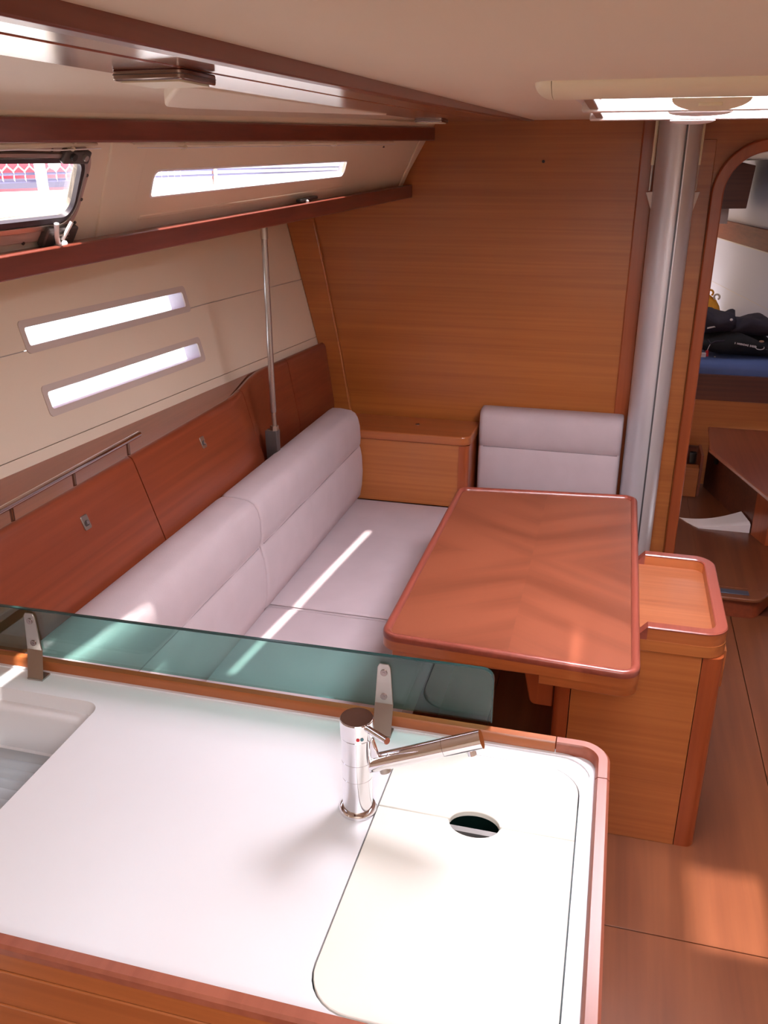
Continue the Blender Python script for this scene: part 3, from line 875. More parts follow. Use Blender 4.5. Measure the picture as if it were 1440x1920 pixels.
# corner cabinet
t = thing('corner_cabinet', 'low cherry corner cabinet at the far end of the settee', 'cabinet', (-0.82, 3.57, 0.333))
obj('cabinet_front', MB().box(-1.13, -0.592, 3.455, 3.472, 0.425, 0.706), 'panel', t)
obj('corner_post', MB().prism(rpoly([(-0.592, 3.45), (-0.548, 3.45), (-0.548, 3.705), (-0.592, 3.705)], [0, 0.035, 0, 0], 8), XYZ, 0.425, 0.706), 'solidZ', t)
obj('cabinet_top', MB().prism(rpoly([(-1.15, 3.446), (-0.545, 3.446), (-0.538, 3.712), (-1.15, 3.712)], [0, 0.045, 0, 0], 8), XYZ, 0.706, 0.745), 'solidX', t, bev=0.006, seg=3)
fh = obj('finger_pull', MB().lathe([(0.012, 0), (0.012, 0.0015), (0.010, 0.002)], (-0.804, 3.594, 0.745), 16), 'chrome', t)
obj('pull_hole', MB().lathe([(0.0085, 0.0015), (0.0085, 0.0026)], (-0.804, 3.594, 0.745), 16), 'black', fh)

# ================================================================== TABLE
tb = thing('saloon_table', 'red-brown saloon table with book-matched veneer and raised rim', 'table', (-0.173, 2.345, 0.0))
TO = rpoly([(-0.487, 1.783), (0.131, 1.753), (0.131, 2.943), (-0.487, 2.873)], 0.045, 8)
def shrink(poly, d, c=(-0.178, 2.34)):
    out = []
    n = len(poly)
    for i in range(n):
        a, p, b = Vector(poly[i - 1]), Vector(poly[i]), Vector(poly[(i + 1) % n])
        t = (b - a).normalized()
        nn = Vector((-t.y, t.x))
        out.append(tuple(p + nn * d))
    return out
TO = TO if area2(TO) > 0 else TO[::-1]
obj('tabletop', MB().prism(shrink(TO, 0.018), XYZ, 0.698, 0.7315), 'table', tb)
obj('edge_rim', MB().sweep([(u, v, 0.0) for u, v in shrink(TO, 0.012)], [(0.0125, 0.722), (0.0125, 0.733), (0.010, 0.7385), (0.005, 0.7405), (-0.002, 0.7390), (-0.007, 0.7345), (-0.0085, 0.7315), (-0.0085, 0.722)], closed=True), 'tablerim', tb, sharp=50)
obj('edge_band', MB().sweep([(u, v, 0.0) for u, v in shrink(TO, 0.012)], [(0.012, 0.697), (0.012, 0.7222), (-0.006, 0.7222), (-0.006, 0.697)], closed=True), 'solidX', tb, sharp=50)
LO = rpoly([(-0.095, 1.777), (0.131, 1.766), (0.131, 2.93), (-0.095, 2.91)], [0.002, 0.045, 0.045, 0.002], 8)
obj('lower_leaf', MB().prism(LO, XYZ, 0.665, 0.695), 'solidX', tb, bev=0.003)
obj('under_frame', MB().box(-0.46, -0.10, 1.80, 2.86, 0.672, 0.697), 'solidX', tb, bev=0.003)
obj('support_bracket', MB().prism(rpoly([(-0.155, 0.664), (-0.155, 0.50), (-0.132, 0.388), (-0.070, 0.388), (-0.070, 0.664)], [0, 0.02, 0.02, 0, 0], 5), XZ(2.10), 0.0, 0.03), 'solidZ', tb, bev=0.004)

# ================================================================== DRINKS CABINET
cb = thing('drinks_cabinet', 'tall cherry cabinet with railed tray top at the table end', 'cabinet', (0.15, 2.32, 0.0))
obj('front_panel', MB().box(-0.022, 0.301, 2.080, 2.10, 0.0, 0.618), 'panel', cb, bev=0.001, seg=1)
obj('upper_band', MB().prism(rpoly([(-0.02, 2.078), (0.3595, 2.078), (0.3595, 2.578), (-0.02, 2.578)], [0, 0.058, 0.058, 0], 10), XYZ, 0.620, 0.652), 'panel', cb)
obj('corner_post', MB().prism(rpoly([(0.303, 2.081), (0.357, 2.081), (0.357, 2.16), (0.303, 2.16)], [0, 0.052, 0, 0], 10), XYZ, 0.0, 0.618), 'solidZ', cb)
obj('corner_post', MB().prism(rpoly([(0.303, 2.49), (0.357, 2.49), (0.357, 2.575), (0.303, 2.575)], [0, 0, 0.052, 0], 10), XYZ, 0.0, 0.618), 'solidZ', cb)
obj('side_panel', MB().box(0.335, 0.355, 2.162, 2.488, 0.0, 0.618), 'panelY', cb)
obj('rear_panel', MB().box(-0.022, 0.301, 2.555, 2.575, 0.0, 0.618), 'panel', cb)
obj('end_post', MB().prism(rpoly([(-0.067, 2.086), (-0.024, 2.082), (-0.024, 2.57), (-0.067, 2.57)], [0.02, 0, 0, 0.02], 6), XYZ, 0.0, 0.618), 'solidZ', cb)
obj('tray_floor', MB().box(-0.02, 0.335, 2.10, 2.56, 0.652, 0.656), 'trayfloor', cb)
# railed edge, stepped down towards the table
path = rpoly([(0.158, 2.094), (0.344, 2.094), (0.344, 2.562), (0.158, 2.562)], [0, 0.045, 0.045, 0], 10)
prf = [(0.0152, 0.652), (0.0152, 0.685), (-0.0152, 0.685), (-0.0152, 0.652)]
tr0 = obj('tray_rim', MB().sweep([(u, v, 0) for u, v in path], prf), 'solidX', cb, sharp=40)
prf = [(0.0158, 0.685), (0.0158, 0.688), (0.013, 0.6905), (-0.013, 0.6905), (-0.0158, 0.688), (-0.0158, 0.685)]
obj('rim_cap', MB().sweep([(u, v, 0) for u, v in path], prf), 'tablerim', tr0, sharp=40)
for yy in (2.094, 2.562):
    obj('rim_step', MB().prism([(-0.02, 0.652), (0.158, 0.652), (0.158, 0.6905), (0.136, 0.6645), (-0.02, 0.6645)], XZ(yy), -0.0155, 0.0155), 'tablerim', cb)
dr = obj('cabinet_door', MB().box(0.3555, 0.371, 2.158, 2.49, 0.492, 0.606), 'solidX', cb, bev=0.002)

# ================================================================== GALLEY
ZC = 0.89
gc = thing('galley_cabinet', 'cherry galley cabinet under the white worktop', 'cabinet', (-0.6, 0.95, 0.0))
for z0, z1 in ((0.862, 0.897), (0.800, 0.8595), (0.45, 0.7975)):
    obj('front_board', MB().box(-1.25, 0.050, 0.640, 0.662, z0, z1), 'solidX', gc, bev=0.002)
obj('lower_front', MB().box(-1.25, 0.050, 0.644, 0.662, 0.08, 0.4475), 'panel', gc)
obj('end_panel', MB().box(0.030, 0.052, 0.662, 1.235, 0.0, 0.865), 'panelY', gc)
obj('rear_panel', MB().box(-1.25, 0.030, 1.235, 1.258, 0.0, 0.865), 'panel', gc)
obj('plinth', MB().box(-1.25, 0.02, 0.70, 0.715, 0.0, 0.08), 'dark', gc)

wt_ = thing('galley_worktop', 'white galley worktop with wooden fiddle rail and open well', 'worktop', (-0.6, 0.95, 0.865))
LX0, LX1, LY0, LY1 = -0.283, 0.0165, 0.668, 1.183
sink_hole = rpoly(rect(LX0, LX1, LY0, LY1), 0.06, 8)
well = rpoly([(-1.22, 0.70), (-0.835, 0.70), (-0.842, 1.152), (-1.22, 1.152)], [0, 0.01, 0.028, 0], 6)
obj('surface', MB().prism(rect(-1.25, 0.045, 0.664, 1.232), XYZ, 0.866, ZC, [sink_hole, well]), 'counter', wt_)
obj('raised_lip', MB().prism(rpoly(rect(-1.25, 0.0372, 0.657, 1.2198), [0, 0, 0.055, 0], 8), XYZ, ZC - 0.001, ZC + 0.003,
    [rpoly(rect(-1.24, 0.030, 0.664, 1.2135), [0, 0, 0.05, 0], 8)]), 'counter', wt_)
# fiddle rail: rear, rounded corner, end, front
zr0, zr1 = 0.862, 0.911
prf = [(-0.011, zr0), (0.011, zr0), (0.011, zr1 - 0.005), (0.007, zr1), (-0.007, zr1), (-0.011, zr1 - 0.004)]
obj('rear_rail', MB().sweep([(-0.03, 1.231, 0), (-1.25, 1.231, 0)], [(-q[0], q[1]) for q in prf][::-1]), 'solidX', wt_, sharp=40)
cpath = [(u, v, 0) for u, v in rpoly([(-0.028, 1.231), (0.0485, 1.231), (0.0485, 1.15)], [0, 0.066, 0], 12)]
obj('rail_corner', MB().sweep(cpath, prf), 'rimY', wt_, sharp=40)
obj('end_rail', MB().sweep([(0.0485, 1.148, 0), (0.0485, 0.6572, 0)], prf), 'rimY', wt_, sharp=40)
obj('front_rail', MB().sweep([(0.059, 0.646, 0), (-1.25, 0.646, 0)], [(-0.0105, 0.897), (0.0105, 0.897), (0.0105, zr1 - 0.005), (0.007, zr1), (-0.007, zr1), (-0.0105, zr1 - 0.004)]), 'rimY', wt_, sharp=40)
# open well with stepped white walls
wl = MB()
def loop(d, z, r): return [(u, v, z) for u, v in rpoly([(-1.22 - 0.0, 0.70 + d), (-0.835 - d, 0.70 + d), (-0.842 - d, 1.152 - d), (-1.22, 1.152 - d)], [0.001, max(0.002, r), r, 0.001], 6)]
wl.grid([loop(0.0, ZC, 0.028), loop(0.004, ZC - 0.008, 0.028), loop(0.007, ZC - 0.024, 0.026), loop(0.022, ZC - 0.028, 0.022), loop(0.028, ZC - 0.034, 0.02), loop(0.032, ZC - 0.108, 0.02), loop(0.04, ZC - 0.112, 0.02)], close_u=True)
wl.bm.faces.new([wl.bm.verts.new(p) for p in loop(0.04, ZC - 0.112, 0.02)])
obj('well_wall', wl, 'counter', wt_, sharp=50)
tr_ = thing('drain_tray', 'ribbed pale grey drain tray in the open well', 'tray', (-1.03, 0.92, ZC - 0.111))
rws = []
ny = 15
for i in range(ny * 4 + 1):
    y = lerp(0.745, 1.108, i / (ny * 4))
    z = ZC - 0.104 + 0.004 * abs(math.sin(math.pi * i / 4))
    rws.append([(-1.21, y, ZC - 0.1115), (-1.21, y, z), (-0.878, y, z), (-0.878, y, ZC - 0.1115)])
obj('ribbed_plate', MB().grid(rws, close_u=True, cap=True), 'tray', tr_, sharp=30)
obj('wire_grid', MB().tube([(-1.15, 0.76, ZC - 0.096), (-0.90, 0.76, ZC - 0.096)], 0.003, 8).tube([(-1.15, 0.79, ZC - 0.096), (-0.90, 0.79, ZC - 0.096)], 0.003, 8).tube([(-0.95, 0.75, ZC - 0.096), (-0.95, 0.80, ZC - 0.096)], 0.003, 8), 'dkgrey', tr_)
# sink basin below its boards
bs = MB()
def sl(d, z, r=0.05): return [(u, v, z) for u, v in rpoly(rect(LX0 + d, LX1 - d, LY0 + d, LY1 - d), max(0.01, r), 6)]
bs.grid([sl(0.0, 0.868), sl(0.006, 0.868), sl(0.010, 0.86), sl(0.016, 0.72), sl(0.05, 0.70, 0.03)], close_u=True)
bs.bm.faces.new([bs.bm.verts.new(p) for p in sl(0.05, 0.70, 0.03)])
sk = thing('sink', 'sunk basin seen through the finger hole of its cover boards', 'sink', (-0.13, 0.92, 0.70))
obj('basin', bs, 'green', sk, sharp=50)
obj('support_bar', MB().box(-0.277, 0.011, 1.009, 1.0195, 0.868, 0.8815), 'barsteel', sk)
# two cover boards meeting at the finger hole
SPL = 1.0215
hc = (-0.132, 1.018); hr = 0.0375
g = 0.0022
arcA = [(hc[0] + hr * math.cos(a), hc[1] + 0.027 * math.sin(a)) for a in [R(7 + 166 * k / 16) for k in range(17)]]
arcB = [(hc[0] + hr * math.cos(a), hc[1] + 0.027 * math.sin(a)) for a in [R(-7 - 166 * k / 16) for k in range(17)]]
farb = rpoly([(LX0 + g, SPL), (LX0 + g, LY1 - g), (LX1 - g, LY1 - g), (LX1 - g, SPL)], [0, 0.058, 0.058, 0], 8)
farb = farb + [(arcA[0][0] + 0.003, SPL)] + arcA + [(arcA[-1][0] - 0.003, SPL)]
nearb = rpoly([(LX1 - g, SPL - 0.0012), (LX1 - g, LY0 + g), (LX0 + g, LY0 + g), (LX0 + g, SPL - 0.0012)], [0, 0.058, 0.058, 0], 8)
nearb = nearb + [(arcB[-1][0] - 0.003, SPL - 0.0012)] + arcB[::-1] + [(arcB[0][0] + 0.003, SPL - 0.0012)]
t = tag(obj('sink_board', MB().prism(farb, XYZ, 0.882, 0.8915), 'lid', origin=(-0.13, 1.1, 0.868), bev=0.001, seg=1), 'smaller white sink cover board nearest the glass screen', 'board', 'white cover boards of the sink')
t = tag(obj('sink_board', MB().prism(nearb, XYZ, 0.882, 0.8915), 'lid', origin=(-0.13, 0.85, 0.868), bev=0.001, seg=1), 'larger white sink cover board in front of the finger hole', 'board', 'white cover boards of the sink')

# ---- mixer tap
fx, fy = -0.310, 1.008
fc = thing('mixer_tap', 'chrome single-lever mixer tap on the white worktop', 'tap', (fx, fy, ZC))
obj('base_ring', MB().lathe([(0.029, 0), (0.029, 0.004), (0.027, 0.007), (0.023, 0.008)], (fx, fy, ZC)), 'chrome', fc)
obj('lower_body', MB().lathe([(0.0232, 0.006), (0.0232, 0.0635), (0.0225, 0.064)], (fx, fy, ZC)), 'chrome', fc)
obj('swivel_collar', MB().lathe([(0.0225, 0.064), (0.0234, 0.0645), (0.0234, 0.0935), (0.0226, 0.094)], (fx, fy, ZC)), 'chrome', fc)
obj('upper_body', MB().lathe([(0.0226, 0.094), (0.0234, 0.0945), (0.0234, 0.1345), (0.0224, 0.135), (0.0224, 0.136)], (fx, fy, ZC)), 'chrome', fc)
cp = obj('cap', MB().lathe([(0.0238, 0.136), (0.0248, 0.137), (0.0248, 0.164), (0.024, 0.1650)], (fx, fy, ZC)), 'chrome', fc, sharp=20)
obj('cap_reflection', MB().lathe([(0.0238, 0.1650), (0.0238, 0.1660)], (fx, fy, ZC)), 'lampmetal', cp, sharp=20)  # bronze tint stands in for the ceiling reflected in the cap
a0 = R(-36)
ld = Vector((math.cos(a0), math.sin(a0), 0.10)).normalized()
p0 = Vector((fx, fy, ZC + 0.157))
lv = obj('lever', MB().tube([p0 + ld * 0.020, p0 + ld * 0.070], 0.0052, 14), 'chrome', fc)
obj('lever_end', MB().tube([p0 + ld * 0.0698, p0 + ld * 0.0712], 0.0048, 14), 'red', lv).data.materials[0] = M['solidY']
for da, mt in ((-4, 'red'), (10, 'bluedot')):
    a = R(-66 + da); n_ = Vector((math.cos(a), math.sin(a), 0)); q = Vector((fx, fy, ZC + 0.1435))
    obj('temperature_dot', MB().tube([q + n_ * 0.0240, q + n_ * 0.0256], 0.0026, 10), mt, cp)
s0 = Vector((fx + 0.008, fy + 0.002, ZC + 0.080)); s1 = Vector((-0.129, 1.030, ZC + 0.146))
sd = (s1 - s0).normalized()
sp = obj('spout', MB().tube([s0, s0 + sd * 0.128], 0.0138, 22), 'chrome', fc)
obj('spout_tip', MB().tube([s0 + sd * 0.1285, s1], 0.0141, 22), 'chrome', fc)
obj('aerator', MB().tube([s1 - sd * 0.016 + Vector((0, -0.002, -0.010)), s1 - sd * 0.016 + Vector((0.003, -0.004, -0.020))], 0.0068, 14), 'chrome', fc)
obj('spout_screw', MB().tube([s0 + sd * 0.035 + Vector((0, -0.002, -0.008)), s0 + sd * 0.035 + Vector((0.003, -0.003, -0.017))], 0.009, 14), 'steel', fc)
obj('spout_gusset', MB().prism([(fx + 0.018, ZC + 0.132), (fx + 0.025, ZC + 0.132), (fx + 0.034, ZC + 0.102), (fx + 0.018, ZC + 0.096)], XZ(fy), -0.004, 0.005), 'chrome', fc, bev=0.002)

# ---- tinted glass screen with two brackets
gs = thing('glass_screen', 'low smoked green glass screen behind the worktop', 'screen', (-0.65, 1.24, 0.911))
gy = 1.238
GP = rpoly([(-1.24, 0.9125), (-0.140, 0.9180), (-0.140, 1.022), (-1.24, 1.010)], [0.0, 0.006, 0.02, 0.0], 7)
obj('pane', MB().prism(GP, XZ(gy), 0.0, 0.006), 'screen', gs)
edge = [(u, gy + 0.003, v) for u, v in rpoly([(-1.24, 1.010), (-0.140, 1.022), (-0.140, 0.918)], [0, 0.02, 0], 7)]
obj('polished_edge', MB().sweep(edge, [(-0.001, -0.0032), (0.0012, -0.0032), (0.0012, 0.0032), (-0.001, 0.0032)], up=(0, 1, 0)), 'gasket', gs).data.materials[0] = plain('glass_edge_dark', (24, 52, 50), 0.15)
def bracket(xt, xb):
    """flat steel strap: foot on the worktop, leaning shank, tapered plate against the glass"""
    yf = gy - 0.003
    b = obj('bracket', MB().prism([(xt - 0.0115, 1.0), (xt - 0.008, 1.007), (xt + 0.008, 1.007), (xt + 0.0115, 1.0), (xt + 0.0165, 0.926), (xt - 0.0165, 0.926)], XZ(yf), -0.0015, 0.002), 'steel', gs, bev=0.0006, seg=1)
    shank = [(xt - 0.0165, yf - 0.001, 0.927), (xt + 0.0165, yf - 0.001, 0.927), (xb + 0.0165, 1.190, ZC + 0.003), (xb - 0.0165, 1.190, ZC + 0.003)]
    off = Vector((0, -0.0022, -0.0025))
    mb = MB(); mb.faces([Vector(p) for p in shank] + [Vector(p) - off for p in shank], [(0, 1, 2, 3), (7, 6, 5, 4), (0, 4, 5, 1), (1, 5, 6, 2), (2, 6, 7, 3), (3, 7, 4, 0)])
    obj('shank', mb, 'steel', b)
    obj('foot', MB().box(xb - 0.0165, xb + 0.0165, 1.188, 1.214, ZC, ZC + 0.003), 'steel', b)
    for z in (0.990, 0.942):
        s = MB().tube([(xt, yf - 0.0014, z), (xt, yf - 0.0034, z)], 0.0062, 16)
        s.tube([(xt, yf - 0.0034, z), (xt, yf - 0.0038, z)], 0.0022, 6)
        obj('screw', s, 'lampmetal', b)
bracket(-1.035, -1.008); bracket(-0.329, -0.322)

# ================================================================== FORWARD CABIN
def fwall(u, v, ww): # starboard topsides of the bow: u=y, v=z
    return (0.72 + 0.15 * (7.2 - u) + ww, u, v)
wf = struct(obj('wall_right', MB().prism(rect(3.76, 8.2, 0.0, 2.1), fwall, 0.0, 0.04), 'bowlining'), 'pale topsides lining of the forward cabin')
obj('liner_seam', MB().prism(rect(4.6, 8.0, 0.975, 0.978), fwall, -0.001, 0.0), 'frame', wf)
struct(obj('ceiling', MB().prism([(-0.82, 3.76), (1.75, 3.76), (1.75, 8.2), (-0.82, 8.2)], lambda u, v, ww: (u, v, 1.865 - 0.006 * (v - 3.7) + ww), 0.0, 0.05), 'ceil'), 'forward cabin headliner')
struct(obj('wall_left', MB().box(-0.82, -0.78, 3.76, 8.15, 0, 1.86), 'gel'))
struct(obj('wall_bow', MB().box(-0.82, 1.2, 8.15, 8.2, 0, 1.84), 'gel'))
# berth
bt = thing('berth', 'dark wooden bunk front under the blue mattress', 'bunk', (0.4, 5.5, 0.1))
obj('berth_fascia', MB().box(-0.6, 1.02, 4.985, 5.01, 0.600, 0.742), 'dark', bt, bev=0.003)
obj('berth_front', MB().box(-0.6, 1.02, 5.000, 5.02, 0.102, 0.597), 'panel', bt)
obj('berth_board', MB().prism([(-0.6, 5.01), (1.0, 5.01), (0.72, 7.0), (-0.6, 7.0)], XYZ, 0.70, 0.72), 'dark', bt)
t = thing('mattress', 'blue mattress on the forward bunk', 'mattress', (0.3, 6.0, 0.72))
rows = []
for y, dz in ((5.012, 0.0), (5.013, 0.05), (5.02, 0.068), (5.05, 0.078), (5.10, 0.080), (5.4, 0.080), (6.9, 0.08), (6.92, 0.06), (6.92, 0.0)):
    rows.append([(x, y, 0.721 + dz + (0.006 * math.sin(x * 9) if 0.07 < dz and y < 5.4 else 0)) for x in [lerp(-0.55, 0.90 - max(0, (y - 5.6)) * 0.15, k / 16) for k in range(17)]])
obj('cover', MB().grid(rows), 'blue', t, sharp=60)

# jackets piled on the mattress: lumpy folded cloth forms
def jacket(name, c, sx, sy, sz, mat, label, seed, parts=None, tilt=0.0, cat='life jacket', grp='life jackets piled on the bunk'):
    rnd = random.Random(seed)
    t = thing(name, label, cat, (c[0], c[1], c[2]), grp)
    ph = [rnd.uniform(0, 6.28) for _ in range(6)]
    rows = []
    nu, nv = 28, 12
    for j in range(nv + 1):
        v = j / nv
        row = []
        for i in range(nu):
            a = 2 * math.pi * i / nu
            e = 0.55
            cx, sn = math.cos(a), math.sin(a)
            rr = (math.sin(math.pi * max(0.02, min(0.98, v)))) ** 0.5
            xx = abs(cx) ** e * (1 if cx > 0 else -1) * rr
            yy = abs(sn) ** e * (1 if sn > 0 else -1) * rr
            zz = 0.5 - 0.5 * math.cos(math.pi * v)
            fold = 1 + 0.09 * math.sin(3 * a + ph[0] + 4 * v) + 0.06 * math.sin(7 * a + ph[1] - 6 * v)
            x_ = xx * sx * fold; y_ = yy * sy * fold
            z_ = zz * sz * (1 + 0.22 * math.sin(2.2 * xx + ph[2]) + 0.10 * math.sin(5 * xx + 3 * yy + ph[3])) + x_ * tilt
            row.append((c[0] + x_, c[1] + y_, c[2] + max(0.0, z_)))
        rows.append(row)
    obj('folded_body', MB().grid(rows, close_u=True, cap=True), mat, t, sharp=80)
    if parts: parts(t)
    return t
def p1(t):
    # lettering too small to read in the picture: a short row of white strokes ending in a looped emblem
    x = 0.655
    rnd = random.Random(7)
    m = MB()
    for k in range(15):
        if k in (1, 10): x += 0.006
        z = 0.891 - (x - 0.655) * 0.14
        h = rnd.uniform(0.008, 0.013); wd = rnd.uniform(0.0035, 0.0065)
        m.box(x, x + wd, 5.155, 5.158, z - h / 2, z + h / 2)
        x += wd + rnd.uniform(0.0015, 0.003)
    obj('printed_lettering', m, 'print', t)
    obj('printed_emblem', MB().tube([(0.79 + 0.022 * math.cos(a), 5.157, 0.872 + 0.011 * math.sin(a)) for a in [R(150 + 24 * k) for k in range(11)]], 0.0022, 6), 'print', t)
    obj('oval_badge', MB().prism(circ(0.792, 0.908, 0.013, 16, 0.006), XZ(5.15), 0.0, 0.004), 'steel', t)
    obj('webbing', MB().tube([(0.51, 5.17, 0.90), (0.53, 5.155, 0.88), (0.55, 5.15, 0.895), (0.60, 5.16, 0.90)], 0.006, 8), 'navy', t)
    tg = obj('toggle', MB().tube([(0.515, 5.148, 0.845), (0.515, 5.146, 0.812)], [0.008, 0.010], 10), 'red', t)
    obj('toggle_cord', MB().tube([(0.515, 5.148, 0.845), (0.522, 5.15, 0.868), (0.53, 5.155, 0.885)], 0.0016, 6), 'print', tg)
    obj('buckle', MB().lathe([(0.005, 0), (0.005, 0.004), (0.002, 0.006)], (0.56, 5.15, 0.808), 10), 'steel', t)
def p2(t):
    obj('reflective_stripe', MB().prism([(0.505, 0.953), (0.585, 0.975), (0.583, 0.983), (0.505, 0.961)], XZ(5.215), 0.0, 0.006), 'print', t)
    obj('buckle', MB().ball((0.625, 5.20, 1.012), 0.009, 1, 0.5, 0.8, 10), 'print', t)
jacket('life_jacket', (0.70, 5.32, 0.810), 0.215, 0.16, 0.100, 'blackcloth', 'black life jacket at the bottom with white lettering and red toggle', 3, p1, -0.02)
jacket('life_jacket', (0.745, 5.38, 0.912), 0.135, 0.15, 0.085, 'navy', 'dark folded life jacket in the middle of the pile', 8, None, -0.06)
jacket('life_jacket', (0.560, 5.38, 0.918), 0.110, 0.16, 0.130, 'navy', 'uppermost dark life jacket with a pale reflective stripe', 12, p2, 0.12)
jacket('life_jacket', (0.965, 5.45, 0.810), 0.060, 0.14, 0.13, 'blackcloth', 'black life jacket at the right end of the pile', 5, None, 0.0)
t = thing('harness_bundle', 'yellow webbing harness bundle behind the dark life jackets', 'harness', (0.50, 5.60, 0.802))
rws = []
for j in range(9):
    v = j / 8
    rws.append([(0.525 + 0.085 * math.sin(math.pi * v) ** 0.6 * math.cos(a) * (1 + 0.1 * math.sin(3 * a)), 5.62 + 0.07 * math.sin(math.pi * v) ** 0.6 * math.sin(a), 0.810 + 0.277 * v + 0.01 * math.cos(3 * a)) for a in [2 * math.pi * k / 18 for k in range(18)]])
obj('webbing_roll', MB().grid(rws, close_u=True, cap=True), 'yellow', t, sharp=80)
for cx, cz, r, mt in ((0.532, 1.105, 0.017, 'yellow'), (0.572, 1.082, 0.016, 'creamcloth')):
    obj('webbing_loop', MB().tube([(cx + r * math.cos(a), 5.60, cz + r * math.sin(a)) for a in [R(-60 + 30 * k) for k in range(11)]], 0.006, 8), mt, t)
tag(obj('paper_card', MB().box(0.475, 0.51, 5.13, 5.145, 0.808, 0.832), 'print', origin=(0.49, 5.14, 0.802), bev=0.001), 'small pale card at the left foot of the jacket pile', 'card')

# overhead locker, hull shelf
t = thing('overhead_locker', 'dark wooden locker under the forward cabin headliner', 'locker', (0.6, 6.4, 1.5))
obj('locker_body', MB().prism([(0.30, 1.552), (0.735, 1.56), (0.755, 1.815), (0.62, 1.845), (0.30, 1.845)], XZ(6.2), 0.0, 0.5), 'dark', t, bev=0.004)
obj('lit_underside', MB().box(0.30, 0.645, 6.32, 6.6, 1.46, 1.552), 'frame', t)  # pale block standing in for the lit underside of the locker
t = thing('hull_shelf', 'reddish wooden shelf fiddle along the pale hull side of the forward cabin', 'shelf', (0.8, 6.3, 1.37))
obj('fiddle_board', MB().prism(rect(4.8, 7.6, 1.312, 1.44), fwall, -0.03, -0.004), 'shelfred', t, bev=0.003)
obj('shelf_board', MB().prism(rect(4.8, 7.6, 1.306, 1.312), fwall, -0.03, -0.001), 'frame', t)

# step seat and the box below the bunk
t = thing('corner_bench', 'dark wooden corner bench with a slanting front in the forward cabin', 'bench', (0.75, 4.5, 0.1))
top = [(0.532, 4.545), (0.545, 4.70), (0.56, 4.978), (1.04, 4.978), (1.04, 3.80), (0.745, 3.80)]
obj('seat_top', MB().prism(rpoly(top, [0.03, 0, 0, 0, 0, 0.03], 4), XYZ, 0.43, 0.45), 'dark', t, bev=0.004).data.materials[0] = M['solidY']
fr = [(0.575, 4.955), (0.690, 4.545), (0.780, 4.22), (0.800, 4.23), (0.710, 4.552), (0.595, 4.96)]
obj('seat_front', MB().prism(fr, XYZ, 0.102, 0.43), 'dark', t)
obj('seat_post', MB().prism([(0.752, 4.285), (0.800, 4.150), (0.86, 4.16), (0.82, 4.30)], XYZ, 0.102, 0.43), 'solidZ', t)
obj('socket_cover', MB().tube([(0.610, 4.80, 0.305), (0.602, 4.797, 0.305)], 0.016, 14), 'black', t)
t = thing('floor_box', 'small cherry storage box against the bunk front', 'box', (0.45, 4.86, 0.102))
obj('box_front', MB().box(0.30, 0.521, 4.760, 4.775, 0.102, 0.268), 'panel', t, bev=0.002)
obj('box_side', MB().box(0.524, 0.538, 4.776, 4.985, 0.102, 0.34), 'panelY', t)
obj('box_back', MB().box(0.30, 0.522, 4.965, 4.98, 0.102, 0.335), 'dark', t)
obj('box_lid', MB().box(0.30, 0.522, 4.776, 4.84, 0.255, 0.265), 'panel', t)
tag(obj('dark_cup', MB().lathe([(0.016, 0), (0.02, 0.06), (0.017, 0.062), (0.014, 0.01)], (0.49, 4.87, 0.2655), 14), 'black', origin=(0.49, 4.87, 0.2655)), 'black cup standing on the small storage box', 'cup')
# white moulded wedge on the floor
t = thing('moulded_wedge', 'white moulded plastic wedge lying on the forward cabin floor', 'wedge', (0.62, 4.4, 0.102))
rws = []
for i in range(13):
    s = i / 12
    xb_, yb_ = lerp(0.420, 0.716, s), 4.417 - 0.03 * math.sin(math.pi * s) + 0.012 * s
    xa_, ya_ = lerp(0.425, 0.748, s), 4.415 - 0.118 * min(1, s / 0.25) ** 0.8
    h = 0.003 + 0.052 * s ** 1.5
    rws.append([(xa_, ya_, 0.102), (xa_, ya_, 0.102 + h * 0.8), (lerp(xa_, xb_, 0.12), lerp(ya_, yb_, 0.12), 0.102 + h * 0.98), (lerp(xa_, xb_, 0.25), lerp(ya_, yb_, 0.25), 0.102 + h), (xb_, yb_, 0.102 + h * 1.15), (xb_, yb_, 0.102)])
obj('wedge_body', MB().grid(rws, close_u=True, cap=True), 'white', t, sharp=40)
tag(obj('step_plate', MB().box(0.55, 0.665, 3.575, 3.615, 0.1, 0.103), 'metalblue', origin=(0.6, 3.6, 0.1), bev=0.001), 'dull metal strip let into the edge of the raised step', 'plate')
tag(obj('bilge_pipe', MB().tube([(0.885, 4.12, 0.102), (0.887, 4.12, 0.16)], 0.03, 14), 'white', origin=(0.86, 4.16, 0.102)), 'white pipe end standing beside the dark seat post', 'pipe')

